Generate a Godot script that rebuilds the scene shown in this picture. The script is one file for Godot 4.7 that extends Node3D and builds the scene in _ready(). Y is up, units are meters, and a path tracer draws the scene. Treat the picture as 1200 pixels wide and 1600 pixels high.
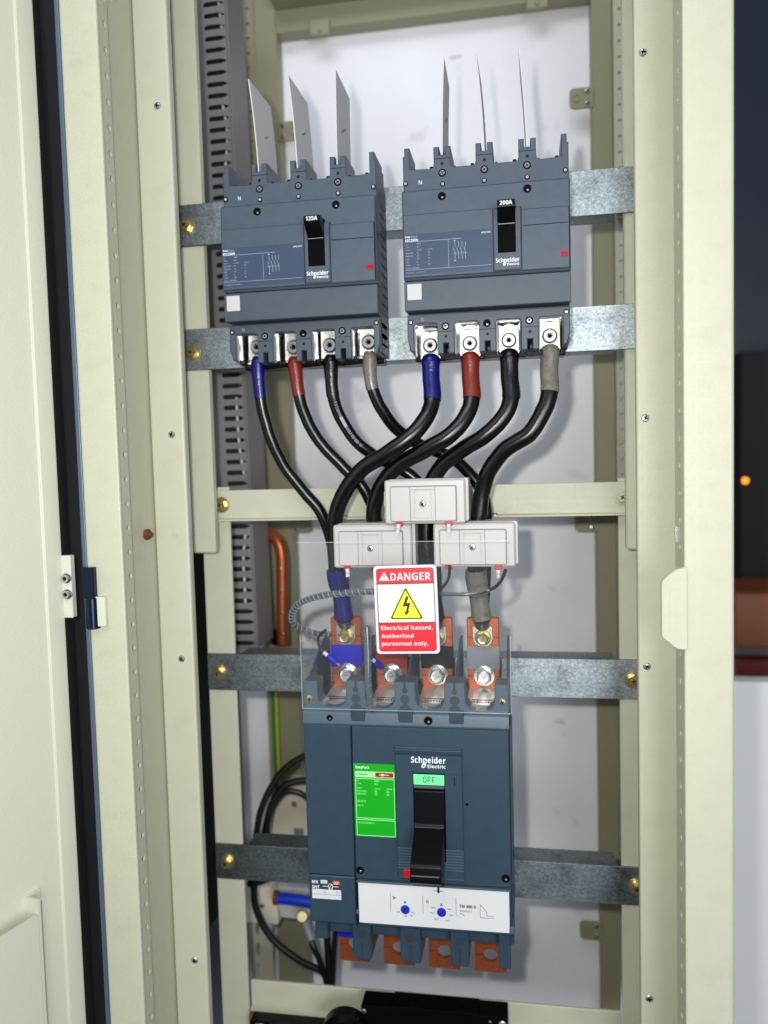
extends Node3D
# An open switchgear cubicle seen by a phone with its flash on. Lengths are written in millimetres: x to the right, y up, z out of
# the cubicle; z = 0 is the front of the lower mounting rails.

const K := 0.001
var M := {}          # materials
var names := {}      # names taken per parent
var origin := {}     # base of each thing, in millimetres
var cache := {}      # shared meshes

# ------------------------------------------------------------------ mesh builder
class Mb:
	var V := PackedVector3Array()
	var N := PackedVector3Array()
	var xf := Transform3D()

	func tri(a: Vector3, b: Vector3, c: Vector3, na: Vector3, nb: Vector3, nc: Vector3) -> void:
		V.append(xf * a); V.append(xf * c); V.append(xf * b)
		var q := xf.basis
		N.append((q * na).normalized()); N.append((q * nc).normalized()); N.append((q * nb).normalized())

	func quad(a: Vector3, b: Vector3, c: Vector3, d: Vector3) -> void:
		var n := (b - a).cross(d - a)
		if n.length_squared() < 1e-12:
			n = (c - b).cross(d - c)
		n = n.normalized()
		tri(a, b, c, n, n, n)
		tri(a, c, d, n, n, n)

	func quadn(a: Vector3, b: Vector3, c: Vector3, d: Vector3, na: Vector3, nb: Vector3, nc: Vector3, nd: Vector3) -> void:
		tri(a, b, c, na, nb, nc)
		tri(a, c, d, na, nc, nd)

	static func turn(ax: String, u: float, v: float, w: float) -> Vector3:
		if ax == "y":
			return Vector3(u, w, -v)
		if ax == "x":
			return Vector3(w, u, v)
		return Vector3(u, v, w)

	static func inset(p: PackedVector2Array, b: float) -> PackedVector2Array:
		var out := PackedVector2Array()
		var n := p.size()
		for i in n:
			var d0 := (p[i] - p[(i + n - 1) % n]).normalized()
			var d1 := (p[(i + 1) % n] - p[i]).normalized()
			var n0 := Vector2(-d0.y, d0.x)
			var n1 := Vector2(-d1.y, d1.x)
			out.append(p[i] + (n0 + n1) * (b / maxf(0.3, 1.0 + n0.dot(n1))))
		return out

	# a polygon in (x, y), (x, z) for "y" or (y, z) for "x", drawn out from w0 to w1 along the third axis
	func prism(given: PackedVector2Array, w0: float, w1: float, ax := "z", bev := 0.0, both := false, smooth := 40.0) -> void:
		var p := given.duplicate()
		if ax == "y":
			for i in p.size():
				p[i].y = -p[i].y
		var area := 0.0
		var n := p.size()
		for i in n:
			area += p[i].cross(p[(i + 1) % n])
		if area < 0.0:
			p.reverse()
		var e := PackedVector2Array()
		for i in n:
			var d := (p[(i + 1) % n] - p[i]).normalized()
			e.append(Vector2(d.y, -d.x))
		var cosine := cos(deg_to_rad(smooth))
		while bev > 0.04 and Geometry2D.triangulate_polygon(inset(p, bev)).is_empty():
			bev *= 0.6      # too wide a bevel for the smallest corner
		var inner := inset(p, bev) if bev > 0.0 else p
		var lo := w0 + (bev if both else 0.0)
		var hi := w1 - bev
		for i in n:
			var j := (i + 1) % n
			var a := e[i]
			var b := e[i]
			if e[(i + n - 1) % n].dot(e[i]) > cosine:
				a = (e[(i + n - 1) % n] + e[i]).normalized()
			if e[j].dot(e[i]) > cosine:
				b = (e[j] + e[i]).normalized()
			var na := turn(ax, a.x, a.y, 0)
			var nb := turn(ax, b.x, b.y, 0)
			quadn(turn(ax, p[i].x, p[i].y, lo), turn(ax, p[j].x, p[j].y, lo), turn(ax, p[j].x, p[j].y, hi), turn(ax, p[i].x, p[i].y, hi), na, nb, nb, na)
			if bev > 0.0:
				var up := turn(ax, 0, 0, 1)
				var ma := (na + up).normalized()
				var mb := (nb + up).normalized()
				quadn(turn(ax, p[i].x, p[i].y, hi), turn(ax, p[j].x, p[j].y, hi), turn(ax, inner[j].x, inner[j].y, w1), turn(ax, inner[i].x, inner[i].y, w1), ma, mb, mb, ma)
				if both:
					ma = (na - up).normalized()
					mb = (nb - up).normalized()
					quadn(turn(ax, inner[i].x, inner[i].y, w0), turn(ax, inner[j].x, inner[j].y, w0), turn(ax, p[j].x, p[j].y, lo), turn(ax, p[i].x, p[i].y, lo), ma, mb, mb, ma)
		var t := Geometry2D.triangulate_polygon(inner)
		if t.is_empty():
			print("cap failed", given.slice(0, 4), w0, w1)
		var back := inner if both else p
		var up1 := turn(ax, 0, 0, 1)
		for k in range(0, t.size(), 3):
			var a := t[k]
			var b := t[k + 1]
			var c := t[k + 2]
			if (inner[b] - inner[a]).cross(inner[c] - inner[a]) < 0.0:
				b = t[k + 2]
				c = t[k + 1]
			tri(turn(ax, inner[a].x, inner[a].y, w1), turn(ax, inner[b].x, inner[b].y, w1), turn(ax, inner[c].x, inner[c].y, w1), up1, up1, up1)
			tri(turn(ax, back[a].x, back[a].y, w0), turn(ax, back[c].x, back[c].y, w0), turn(ax, back[b].x, back[b].y, w0), -up1, -up1, -up1)

	static func rr(x0: float, x1: float, y0: float, y1: float, r: float, seg := 3) -> PackedVector2Array:
		var p := PackedVector2Array()
		var c := [Vector2(x1 - r, y0 + r), Vector2(x1 - r, y1 - r), Vector2(x0 + r, y1 - r), Vector2(x0 + r, y0 + r)]
		for k in 4:
			for s in seg + 1:
				var a := -PI / 2 + (k + float(s) / seg) * PI / 2
				p.append(c[k] + Vector2(cos(a), sin(a)) * r)
		return p

	# the corners of a polygon rounded, each with its own radius
	static func soft(pts: Array, radii: Array, seg := 4) -> PackedVector2Array:
		var p := PackedVector2Array()
		var n := pts.size()
		for i in n:
			var c: Vector2 = pts[i]
			var r: float = radii[i % radii.size()]
			if r <= 0.0:
				p.append(c)
				continue
			var a: Vector2 = pts[(i + n - 1) % n]
			var b: Vector2 = pts[(i + 1) % n]
			var d := minf(r, minf(a.distance_to(c), b.distance_to(c)) * 0.49)
			var s := c + (a - c).normalized() * d
			var t := c + (b - c).normalized() * d
			for k in seg + 1:
				var f := float(k) / seg
				p.append(s.lerp(c, f).lerp(c.lerp(t, f), f))
		return p

	func box(x0: float, x1: float, y0: float, y1: float, z0: float, z1: float, b := 0.0) -> void:
		if b > 0.0:
			prism(rr(x0, x1, y0, y1, b, 2), z0, z1, "z", b * 0.8, true)
		else:
			prism(PackedVector2Array([Vector2(x0, y0), Vector2(x1, y0), Vector2(x1, y1), Vector2(x0, y1)]), z0, z1)

	# profile of (radius, height) turned round an axis through at
	func lathe(at: Vector3, axis: Vector3, prof: Array, seg := 20) -> void:
		axis = axis.normalized()
		var side := axis.cross(Vector3.UP if absf(axis.y) < 0.9 else Vector3.RIGHT).normalized()
		var other := axis.cross(side)
		for k in prof.size() - 1:
			var a: Vector2 = prof[k]
			var b: Vector2 = prof[k + 1]
			var d := (b - a).normalized()
			var nn := Vector2(d.y, -d.x)
			for i in seg:
				var t0 := TAU * i / seg
				var t1 := TAU * (i + 1) / seg
				var r0 := side * cos(t0) + other * sin(t0)
				var r1 := side * cos(t1) + other * sin(t1)
				var n0 := r0 * nn.x + axis * nn.y
				var n1 := r1 * nn.x + axis * nn.y
				var p0 := at + r0 * a.x + axis * a.y
				var p1 := at + r1 * a.x + axis * a.y
				var p2 := at + r1 * b.x + axis * b.y
				var p3 := at + r0 * b.x + axis * b.y
				if a.x > 1e-6:
					tri(p0, p1, p2, n0, n1, n1)
				if b.x > 1e-6:
					tri(p0, p2, p3, n0, n1, n0)

	func disc_stack(at: Vector3, axis: Vector3, r: float, h: float, b := 0.5, seg := 20) -> void:
		lathe(at, axis, [Vector2(0, 0), Vector2(r, 0), Vector2(r, h - b), Vector2(r - b, h), Vector2(0, h)], seg)

	static func curve(pts: Array, sub: int) -> PackedVector3Array:
		var out := PackedVector3Array()
		var n := pts.size()
		for i in n - 1:
			var p0: Vector3 = pts[maxi(i - 1, 0)]
			var p1: Vector3 = pts[i]
			var p2: Vector3 = pts[i + 1]
			var p3: Vector3 = pts[mini(i + 2, n - 1)]
			for s in sub:
				out.append(p1.cubic_interpolate(p2, p0, p3, float(s) / sub))
		out.append(pts[n - 1])
		return out

	# a round rod along a path; radii one number per point, or one for all
	func tube(path: PackedVector3Array, radii: Array, seg := 14, caps := true) -> void:
		var n := path.size()
		var t0 := (path[1] - path[0]).normalized()
		var u := t0.cross(Vector3.FORWARD if absf(t0.z) < 0.9 else Vector3.UP).normalized()
		var rings := []
		var outs := []
		for i in n:
			var t := (path[mini(i + 1, n - 1)] - path[maxi(i - 1, 0)]).normalized()
			u = (u - t * u.dot(t)).normalized()
			var w := t.cross(u)
			var r: float = radii[mini(i, radii.size() - 1)]
			var ring := PackedVector3Array()
			var out := PackedVector3Array()
			for k in seg:
				var a := TAU * k / seg
				var o := u * cos(a) + w * sin(a)
				ring.append(path[i] + o * r)
				out.append(o)
			rings.append(ring)
			outs.append(out)
		for i in n - 1:
			for k in seg:
				var j := (k + 1) % seg
				quadn(rings[i][k], rings[i][j], rings[i + 1][j], rings[i + 1][k], outs[i][k], outs[i][j], outs[i + 1][j], outs[i + 1][k])
		if caps:
			for k in seg:
				var j := (k + 1) % seg
				var s := (path[0] - path[1]).normalized()
				var e := (path[n - 1] - path[n - 2]).normalized()
				tri(path[0], rings[0][j], rings[0][k], s, s, s)
				tri(path[n - 1], rings[n - 1][k], rings[n - 1][j], e, e, e)

	# one cell of a perforated sheet in (u, v), its hole round c, cut through to depth
	func cell(u0: float, u1: float, v0: float, v1: float, c: Vector2, hole: Array, at: Callable, depth: float) -> void:
		var n := hole.size()
		var rim := []
		var up: Vector3 = (at.call(1.0, 0.0, 0.0) - at.call(0.0, 0.0, 0.0)).cross(at.call(0.0, 1.0, 0.0) - at.call(0.0, 0.0, 0.0)).normalized()
		for h in hole:
			var d: Vector2 = (h - c).normalized()
			var t := 1e9
			if d.x > 1e-6: t = minf(t, (u1 - c.x) / d.x)
			if d.x < -1e-6: t = minf(t, (u0 - c.x) / d.x)
			if d.y > 1e-6: t = minf(t, (v1 - c.y) / d.y)
			if d.y < -1e-6: t = minf(t, (v0 - c.y) / d.y)
			rim.append(c + d * t)
		for i in n:
			var j := (i + 1) % n
			var a: Vector2 = hole[i]
			var b: Vector2 = hole[j]
			var r: Vector2 = rim[i]
			var s: Vector2 = rim[j]
			quadn(at.call(a.x, a.y, 0.0), at.call(r.x, r.y, 0.0), at.call(s.x, s.y, 0.0), at.call(b.x, b.y, 0.0), up, up, up, up)
			quad(at.call(a.x, a.y, -depth), at.call(a.x, a.y, 0.0), at.call(b.x, b.y, 0.0), at.call(b.x, b.y, -depth))
			if absf(r.x - s.x) > 1e-4 and absf(r.y - s.y) > 1e-4:   # the sheet's corner between two rays
				var k := Vector2(u0 if minf(r.x, s.x) < u0 + 1e-3 else u1, v0 if minf(r.y, s.y) < v0 + 1e-3 else v1)
				tri(at.call(r.x, r.y, 0.0), at.call(k.x, k.y, 0.0), at.call(s.x, s.y, 0.0), up, up, up)

	func mesh(off := Vector3.ZERO) -> ArrayMesh:
		var m := ArrayMesh.new()
		put(m, off)
		return m

	func put(m: ArrayMesh, off := Vector3.ZERO) -> void:
		var a := []
		a.resize(Mesh.ARRAY_MAX)
		var p := PackedVector3Array()
		p.resize(V.size())
		for i in V.size():
			p[i] = (V[i] - off) * 0.001
		a[Mesh.ARRAY_VERTEX] = p
		a[Mesh.ARRAY_NORMAL] = N
		m.add_surface_from_arrays(Mesh.PRIMITIVE_TRIANGLES, a)


# ------------------------------------------------------------------ scene helpers
func numbered(parent: Node, called: String) -> String:
	var key := str(parent.get_instance_id()) + called
	var n: int = names.get(key, 0)
	names[key] = n + 1
	return called if n == 0 else "%s_%03d" % [called, n]

func thing(called: String, label: String, category: String, at := Vector3.ZERO, group := "") -> Node3D:
	var o := Node3D.new()
	o.name = numbered(self, called)
	add_child(o)
	o.position = at * K
	origin[o] = at
	mark(o, label, category, group)
	return o

func mark(o: Node, label: String, category: String, group := "", kind := "") -> void:
	if label: o.set_meta("label", label)
	if category: o.set_meta("category", category)
	if group: o.set_meta("group", group)
	if kind: o.set_meta("kind", kind)

func obj(called: String, b: Mb, mat: Material, parent: Node = self, label := "") -> MeshInstance3D:
	var o := MeshInstance3D.new()
	o.name = numbered(parent, called)
	var off: Vector3 = origin.get(parent, Vector3.ZERO)
	o.mesh = b.mesh(off)
	o.mesh.surface_set_material(0, mat)
	parent.add_child(o, true)
	origin[o] = off
	if label: o.set_meta("label", label)
	return o

func place(called: String, m: Mesh, at: Vector3, parent: Node, turn := Vector3.ZERO) -> MeshInstance3D:
	var o := MeshInstance3D.new()
	o.name = numbered(parent, called)
	o.mesh = m
	parent.add_child(o, true)
	o.position = (at - origin.get(parent, Vector3.ZERO)) * K
	o.rotation = turn
	origin[o] = at
	return o

# flat print: h is the height of the text's own box; width 0 keeps its proportions; align -1 left, 0 centre, 1 right
func print_on(words: String, x: float, y: float, z: float, h: float, mat: Material, parent: Node, bold := false, align := 0, width := 0.0, called := "lettering", face := "Droid Sans") -> MeshInstance3D:
	var st := SurfaceTool.new()
	st.begin(Mesh.PRIMITIVE_TRIANGLES)
	letters(st, words, Transform3D(Basis(), Vector3(x, y, z)), h, bold, align, width, origin.get(parent, Vector3.ZERO), face)
	var o := MeshInstance3D.new()
	o.name = numbered(parent, called)
	o.mesh = st.commit()
	o.mesh.surface_set_material(0, mat)
	parent.add_child(o, true)
	return o

func letters(st: SurfaceTool, words: String, at: Transform3D, h: float, bold: bool, align: int, width: float, off: Vector3, face := "Droid Sans") -> void:
	var f := SystemFont.new()
	f.font_names = [face]
	f.font_weight = 700 if bold else 400
	var t := TextMesh.new()
	t.font = f
	t.font_size = 48
	t.pixel_size = 0.01
	t.depth = 0.02
	t.curve_step = 2.0
	t.text = words
	var bb := t.get_aabb()
	var sy := h / bb.size.y
	var sx := width / bb.size.x if width > 0.0 else sy
	var w := bb.size.x * sx
	var shift := Vector3(-bb.position.x * sx - (0.0 if align < 0 else w * 0.5 if align == 0 else w), -(bb.position.y + bb.size.y * 0.5) * sy, 0.15)
	var local := Transform3D(Basis.from_scale(Vector3(sx, sy, 8.0)), shift)
	var out := Transform3D(Basis.from_scale(Vector3.ONE * K), -off * K) * at * local
	st.append_from(t, 0, out)

func std(r: float, g: float, b: float, rough := 0.5, metal := 0.0) -> StandardMaterial3D:
	var m := StandardMaterial3D.new()
	m.albedo_color = Color(r, g, b)
	m.roughness = rough
	m.metallic = metal
	return m

func noise(freq: float, kind: int, seed_: int, size := 512, octaves := 3) -> FastNoiseLite:
	var f := FastNoiseLite.new()
	f.noise_type = kind
	f.frequency = freq
	f.seed = seed_
	f.fractal_octaves = octaves
	return f

func tex(f: FastNoiseLite, ramp: Array = [], normal := 0.0, size := 512) -> NoiseTexture2D:
	var t := NoiseTexture2D.new()
	t.width = size
	t.height = size
	t.seamless = true
	t.noise = f
	if normal > 0.0:
		t.as_normal_map = true
		t.bump_strength = normal
	if ramp:
		var g := Gradient.new()
		var offs := PackedFloat32Array()
		var cols := PackedColorArray()
		for r in ramp:
			offs.append(r[0])
			cols.append(r[1])
		g.offsets = offs
		g.colors = cols
		t.color_ramp = g
	return t

func grain(m: StandardMaterial3D, scale: float, normal: Texture2D, strength: float) -> void:
	m.uv1_triplanar = true
	m.uv1_world_triplanar = true
	m.uv1_scale = Vector3.ONE * scale
	if normal:
		m.normal_enabled = true
		m.normal_texture = normal
		m.normal_scale = strength

func smudge(m: StandardMaterial3D, scale: float, t: Texture2D) -> void:
	m.detail_enabled = true
	m.detail_blend_mode = BaseMaterial3D.BLEND_MODE_MUL
	m.detail_uv_layer = BaseMaterial3D.DETAIL_UV_2
	m.detail_albedo = t
	m.uv2_triplanar = true
	m.uv2_world_triplanar = true
	m.uv2_scale = Vector3.ONE * scale

func grey(v: float) -> Color:
	return Color(v, v, v)

func materials() -> void:
	var orange_peel := tex(noise(0.055, FastNoiseLite.TYPE_SIMPLEX_SMOOTH, 3), [], 5.0)
	var fine := tex(noise(0.12, FastNoiseLite.TYPE_SIMPLEX, 9), [], 4.0)
	var stain := tex(noise(0.010, FastNoiseLite.TYPE_SIMPLEX_SMOOTH, 77, 512, 5), [[0.0, grey(0.74)], [0.3, grey(0.93)], [0.6, grey(1.0)], [1.0, grey(1.0)]])
	var scuff := tex(noise(0.014, FastNoiseLite.TYPE_SIMPLEX_SMOOTH, 78, 512, 5), [[0.0, Color(0.975, 0.97, 0.96)], [0.3, grey(0.993)], [0.6, grey(1.0)], [1.0, grey(1.0)]])
	M.cream = std(0.735, 0.735, 0.645, 0.34)
	grain(M.cream, 36.0, orange_peel, 0.8)
	smudge(M.cream, 4.0, scuff)
	M.olive = std(0.56, 0.55, 0.44, 0.45)  # cream paint of the rear frame, its shade put into the colour
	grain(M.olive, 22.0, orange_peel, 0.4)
	M.cream_door = std(0.78, 0.79, 0.715, 0.42)
	grain(M.cream_door, 22.0, orange_peel, 0.3)
	var spangle := noise(0.035, FastNoiseLite.TYPE_CELLULAR, 5, 512, 2)
	spangle.cellular_return_type = FastNoiseLite.RETURN_CELL_VALUE
	spangle.domain_warp_enabled = true
	spangle.domain_warp_amplitude = 18.0
	spangle.domain_warp_frequency = 0.03
	M.galv = std(1, 1, 1, 0.42, 1.0)
	M.galv.albedo_texture = tex(spangle, [[0.0, Color(0.46, 0.50, 0.515)], [0.4, Color(0.56, 0.60, 0.615)], [0.8, Color(0.63, 0.665, 0.68)], [1.0, Color(0.76, 0.79, 0.80)]])
	grain(M.galv, 34.0, fine, 0.35)
	smudge(M.galv, 5.0, stain)
	M.galv.roughness_texture = tex(noise(0.02, FastNoiseLite.TYPE_SIMPLEX_SMOOTH, 33, 512, 4), [[0.0, grey(0.7)], [1.0, grey(1.0)]])
	M.white_panel = std(0.955, 0.955, 0.975, 0.5)
	grain(M.white_panel, 1.7, null, 0.0)
	M.white_panel.albedo_texture = tex(noise(0.012, FastNoiseLite.TYPE_SIMPLEX_SMOOTH, 40, 512, 5), [[0.0, Color(0.88, 0.88, 0.90)], [0.22, Color(0.985, 0.985, 0.985)], [1.0, Color(1, 1, 1)]])
	var dust := tex(noise(0.02, FastNoiseLite.TYPE_SIMPLEX_SMOOTH, 79, 512, 5), [[0.0, grey(0.93)], [0.5, grey(0.975)], [1.0, grey(1.0)]])
	M.ezc = std(0.25, 0.30, 0.355, 0.42)
	grain(M.ezc, 60.0, fine, 0.22)
	M.ezc_dark = std(0.245, 0.287, 0.335, 0.44)
	grain(M.ezc_dark, 60.0, fine, 0.22)
	smudge(M.ezc, 7.0, dust)
	smudge(M.ezc_dark, 7.0, dust)
	M.ezc_plate = std(0.215, 0.27, 0.36, 0.35)
	M.cvs = std(0.162, 0.243, 0.30, 0.38)
	grain(M.cvs, 60.0, fine, 0.22)
	smudge(M.cvs, 6.0, dust)
	M.cvs_light = std(0.25, 0.32, 0.37, 0.42)
	grain(M.cvs_light, 60.0, fine, 0.2)
	M.cvs_recess = std(0.135, 0.18, 0.215, 0.55)
	M.groove = std(0.09, 0.115, 0.145, 0.5)
	M.groove.metallic_specular = 0.25
	M.black = std(0.035, 0.035, 0.045, 0.28)
	M.black.metallic_specular = 0.25
	M.black_matt = std(0.022, 0.022, 0.026, 0.6)
	M.black_matt.metallic_specular = 0.15
	M.cable = std(0.026, 0.026, 0.028, 0.25)
	grain(M.cable, 40.0, fine, 0.12)
	M.wire = std(0.05, 0.05, 0.055, 0.4)
	M.blue_sleeve = std(0.035, 0.04, 0.37, 0.28)
	M.red_sleeve = std(0.43, 0.125, 0.075, 0.3)
	M.black_sleeve = std(0.04, 0.04, 0.042, 0.25)
	M.grey_sleeve = std(0.44, 0.43, 0.405, 0.28)
	M.grey_sleeve.albedo_texture = tex(noise(0.02, FastNoiseLite.TYPE_SIMPLEX_SMOOTH, 51, 256, 3), [[0.0, Color(0.75, 0.75, 0.78)], [0.6, Color(1, 1, 1)], [0.85, Color(1.0, 0.88, 0.70)]], 0.0, 256)
	grain(M.grey_sleeve, 25.0, null, 0.0)
	for k in ["blue_sleeve", "red_sleeve", "black_sleeve"]:
		grain(M[k], 16.0, orange_peel, 0.35)
	M.blue_tape = std(0.035, 0.06, 0.66, 0.4)
	M.black_tape = std(0.045, 0.045, 0.05, 0.25)
	M.grey_tape = std(0.45, 0.46, 0.49, 0.35)
	M.red_tape = std(0.5, 0.1, 0.06, 0.35)
	M.copper = std(0.70, 0.375, 0.215, 0.36, 0.65)
	M.copper.albedo_texture = tex(noise(0.02, FastNoiseLite.TYPE_SIMPLEX_SMOOTH, 61, 256, 4), [[0.0, Color(0.84, 0.78, 0.74)], [1.0, Color(1, 1, 1)]], 0.0, 256)
	grain(M.copper, 20.0, fine, 0.2)
	M.copper.uv1_scale = Vector3(90, 9, 90)
	M.pad = std(0.86, 0.85, 0.82, 0.42, 0.85)
	M.tin = std(0.70, 0.69, 0.66, 0.27, 0.95)
	grain(M.tin, 60.0, fine, 0.25)
	M.chrome = std(0.82, 0.82, 0.82, 0.14, 1.0)
	M.steel = std(0.78, 0.79, 0.79, 0.27, 0.9)
	M.screw = std(0.72, 0.72, 0.70, 0.3, 0.85)
	M.gold_zinc = std(0.80, 0.73, 0.52, 0.3, 0.9)
	M.pale_brass = std(0.72, 0.67, 0.50, 0.3, 0.9)
	M.recess = std(0.045, 0.045, 0.05, 0.6)
	M.recess.metallic_specular = 0.15
	M.rust = std(0.42, 0.23, 0.14, 0.7, 0.3)
	M.duct = std(0.475, 0.46, 0.465, 0.55)
	grain(M.duct, 50.0, fine, 0.2)
	M.barrier = std(0.75, 0.745, 0.75, 0.6)
	grain(M.barrier, 40.0, fine, 0.35)
	M.ct = std(0.69, 0.68, 0.668, 0.4)
	M.ct_gap_shade = std(0.42, 0.42, 0.42, 0.6)
	M.white = std(0.80, 0.80, 0.80, 0.45)
	M.sign_white = std(0.80, 0.79, 0.82, 0.35)
	M.sign_red = std(0.86, 0.06, 0.13, 0.38)
	M.sign_pale = std(0.93, 0.90, 0.62, 0.4)
	M.sign_yellow = std(0.98, 0.86, 0.06, 0.4)
	M.ink = std(0.05, 0.04, 0.04, 0.5)
	M.ink_grey = std(0.42, 0.43, 0.45, 0.5)
	M.print_white = std(0.86, 0.88, 0.90, 0.5)
	M.print_dim = std(0.56, 0.60, 0.66, 0.5)
	M.green_label = std(0.05, 0.62, 0.09, 0.35)
	M.green_print = std(0.62, 0.92, 0.62, 0.4)
	M.off_green = std(0.45, 0.92, 0.60, 0.35)
	M.red = std(0.70, 0.04, 0.06, 0.35)
	M.orange_tag = std(0.90, 0.40, 0.28, 0.4)
	M.dial_blue = std(0.04, 0.17, 0.70, 0.35)
	M.sticker = std(0.72, 0.72, 0.71, 0.5)
	M.rubber = std(0.03, 0.03, 0.032, 0.6)
	M.hinge_dark = std(0.16, 0.18, 0.26, 0.22, 0.9)
	M.gutter = std(0.36, 0.42, 0.50, 0.4, 0.5)
	M.green_wire = std(0.05, 0.50, 0.18, 0.4)
	M.yellow = std(0.80, 0.72, 0.10, 0.4)
	M.blue_wire = std(0.05, 0.20, 0.72, 0.35)
	M.component = std(0.80, 0.77, 0.68, 0.5)
	M.clear = std(0.92, 0.96, 0.98, 0.03)
	M.clear.albedo_color.a = 0.02
	M.clear.metallic_specular = 0.3
	M.clear.transparency = BaseMaterial3D.TRANSPARENCY_ALPHA
	M.clear.cull_mode = BaseMaterial3D.CULL_DISABLED
	M.clear_edge = std(0.80, 0.88, 0.92, 0.2)
	M.clear_edge.albedo_color.a = 0.2
	M.clear_edge.transparency = BaseMaterial3D.TRANSPARENCY_ALPHA
	M.spiral = std(0.62, 0.68, 0.72, 0.2)
	M.spiral.albedo_color.a = 0.16
	M.spiral.transparency = BaseMaterial3D.TRANSPARENCY_ALPHA
	M.wrap_edge = std(0.66, 0.70, 0.74, 0.25)
	M.dust_mark = std(0.88, 0.85, 0.79, 0.6)
	M.grey_mark = std(0.82, 0.82, 0.85, 0.6)
	M.floor = std(0.30, 0.30, 0.31, 0.5)
	M.navy = std(0.10, 0.14, 0.215, 0.4)
	M.dark = std(0.025, 0.025, 0.03, 0.7)
	M.wood = std(0.52, 0.27, 0.10, 0.5)
	M.wood_red = std(0.45, 0.13, 0.07, 0.5)
	M.pale_wall = std(0.95, 0.945, 0.93, 0.6)

# ------------------------------------------------------------------ shared small parts
# two-surface fastener: body and the dark drive recess in its face; the axis is +z, base at the origin
func fastener(kind: String, r: float, metal: Material) -> ArrayMesh:
	var key := "%s %.2f %d" % [kind, r, metal.get_instance_id()]
	if cache.has(key):
		return cache[key]
	var b := Mb.new()
	var d := Mb.new()
	match kind:
		"hex":        # washer, spring washer and hexagon head with a cross recess
			b.disc_stack(Vector3.ZERO, Vector3.BACK, r, 1.2, 0.4)
			b.disc_stack(Vector3(0, 0, 1.2), Vector3.BACK, r * 0.74, 1.6, 0.4)
			var p := PackedVector2Array()
			for k in 6:
				p.append(Vector2.from_angle(TAU * k / 6.0 + 0.35) * r * 0.68)
			b.prism(p, 2.8, 6.4, "z", 0.7)
			b.lathe(Vector3(0, 0, 6.4), Vector3.BACK, [Vector2(r * 0.5, 0), Vector2(r * 0.45, 0.5), Vector2(0, 0.7)], 16)
			d.box(-r * 0.3, r * 0.3, -0.5, 0.5, 6.9, 7.25)
			d.box(-0.5, 0.5, -r * 0.3, r * 0.3, 6.9, 7.3)
		"bolt":       # plain hexagon head on a washer
			b.disc_stack(Vector3.ZERO, Vector3.BACK, r, 1.6, 0.5, 24)
			b.disc_stack(Vector3(0, 0, 1.6), Vector3.BACK, r * 0.86, 1.8, 0.3, 24)
			var p := PackedVector2Array()
			for k in 6:
				p.append(Vector2.from_angle(TAU * k / 6.0 + 0.5) * r * 0.78)
			b.prism(p, 3.4, 9.0, "z", 0.8)
			b.lathe(Vector3(0, 0, 9.0), Vector3.BACK, [Vector2(r * 0.62, 0), Vector2(r * 0.56, 0.4), Vector2(r * 0.44, 0.2), Vector2(0, 0.1)], 20)
			d.box(-r * 0.2, r * 0.2, -0.25, 0.25, 9.0, 9.22)
			d.box(-r * 0.12, r * 0.12, r * 0.2, r * 0.2 + 0.4, 9.0, 9.22)
		"pan":        # small cross-head screw
			b.lathe(Vector3.ZERO, Vector3.BACK, [Vector2(r, 0), Vector2(r, 0.7), Vector2(r * 0.75, 1.5), Vector2(0, 1.9)], 16)
			d.box(-r * 0.6, r * 0.6, -r * 0.16, r * 0.16, 1.3, 1.98)
			d.box(-r * 0.16, r * 0.16, -r * 0.6, r * 0.6, 1.3, 1.99)
		"sunk":       # bright screw down a dark countersink
			d.lathe(Vector3.ZERO, Vector3.BACK, [Vector2(r, 0.0), Vector2(r, 0.25), Vector2(0, 0.25)], 18)
			b.lathe(Vector3(0, 0, 0.25), Vector3.BACK, [Vector2(r * 0.68, 0), Vector2(r * 0.6, 0.5), Vector2(r * 0.2, 0.55), Vector2(0, 0.3)], 16)
			if r > 3.0:
				d.xf = Transform3D(Basis(Vector3.BACK, 0.6), Vector3.ZERO)
				d.box(-r * 0.5, r * 0.5, -0.35, 0.35, 0.6, 0.9)
				d.box(-0.35, 0.35, -r * 0.5, r * 0.5, 0.6, 0.91)
		"hole":       # a blind black bore with a glint of a screw at its bottom
			d.lathe(Vector3.ZERO, Vector3.BACK, [Vector2(r, 0.0), Vector2(r, 0.3), Vector2(0, 0.3)], 18)
			b.lathe(Vector3(r * 0.1, -r * 0.3, 0.3), Vector3.BACK, [Vector2(r * 0.28, 0), Vector2(r * 0.22, 0.15), Vector2(0, 0.2)], 8)
		"socket":     # cap screw with a star socket on a broad washer
			b.disc_stack(Vector3.ZERO, Vector3.BACK, r, 1.0, 0.3, 26)
			b.lathe(Vector3(0, 0, 1.0), Vector3.BACK, [Vector2(r * 0.8, 0), Vector2(r * 0.8, 2.0), Vector2(r * 0.7, 2.6), Vector2(r * 0.4, 2.6), Vector2(r * 0.34, 1.2), Vector2(0, 1.2)], 24)
			d.lathe(Vector3(0, 0, 1.0), Vector3.BACK, [Vector2(r * 0.9, 0), Vector2(r * 0.9, 0.12), Vector2(r * 0.78, 0.12)], 24)
			var s := PackedVector2Array()
			for k in 12:
				s.append(Vector2.from_angle(TAU * k / 12.0) * r * (0.36 if k % 2 == 0 else 0.24))
			d.prism(s, 2.3, 2.75)
	var m := b.mesh()
	m.surface_set_material(0, metal)
	d.put(m)
	m.surface_set_material(1, M.recess)
	cache[key] = m
	return m

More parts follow.
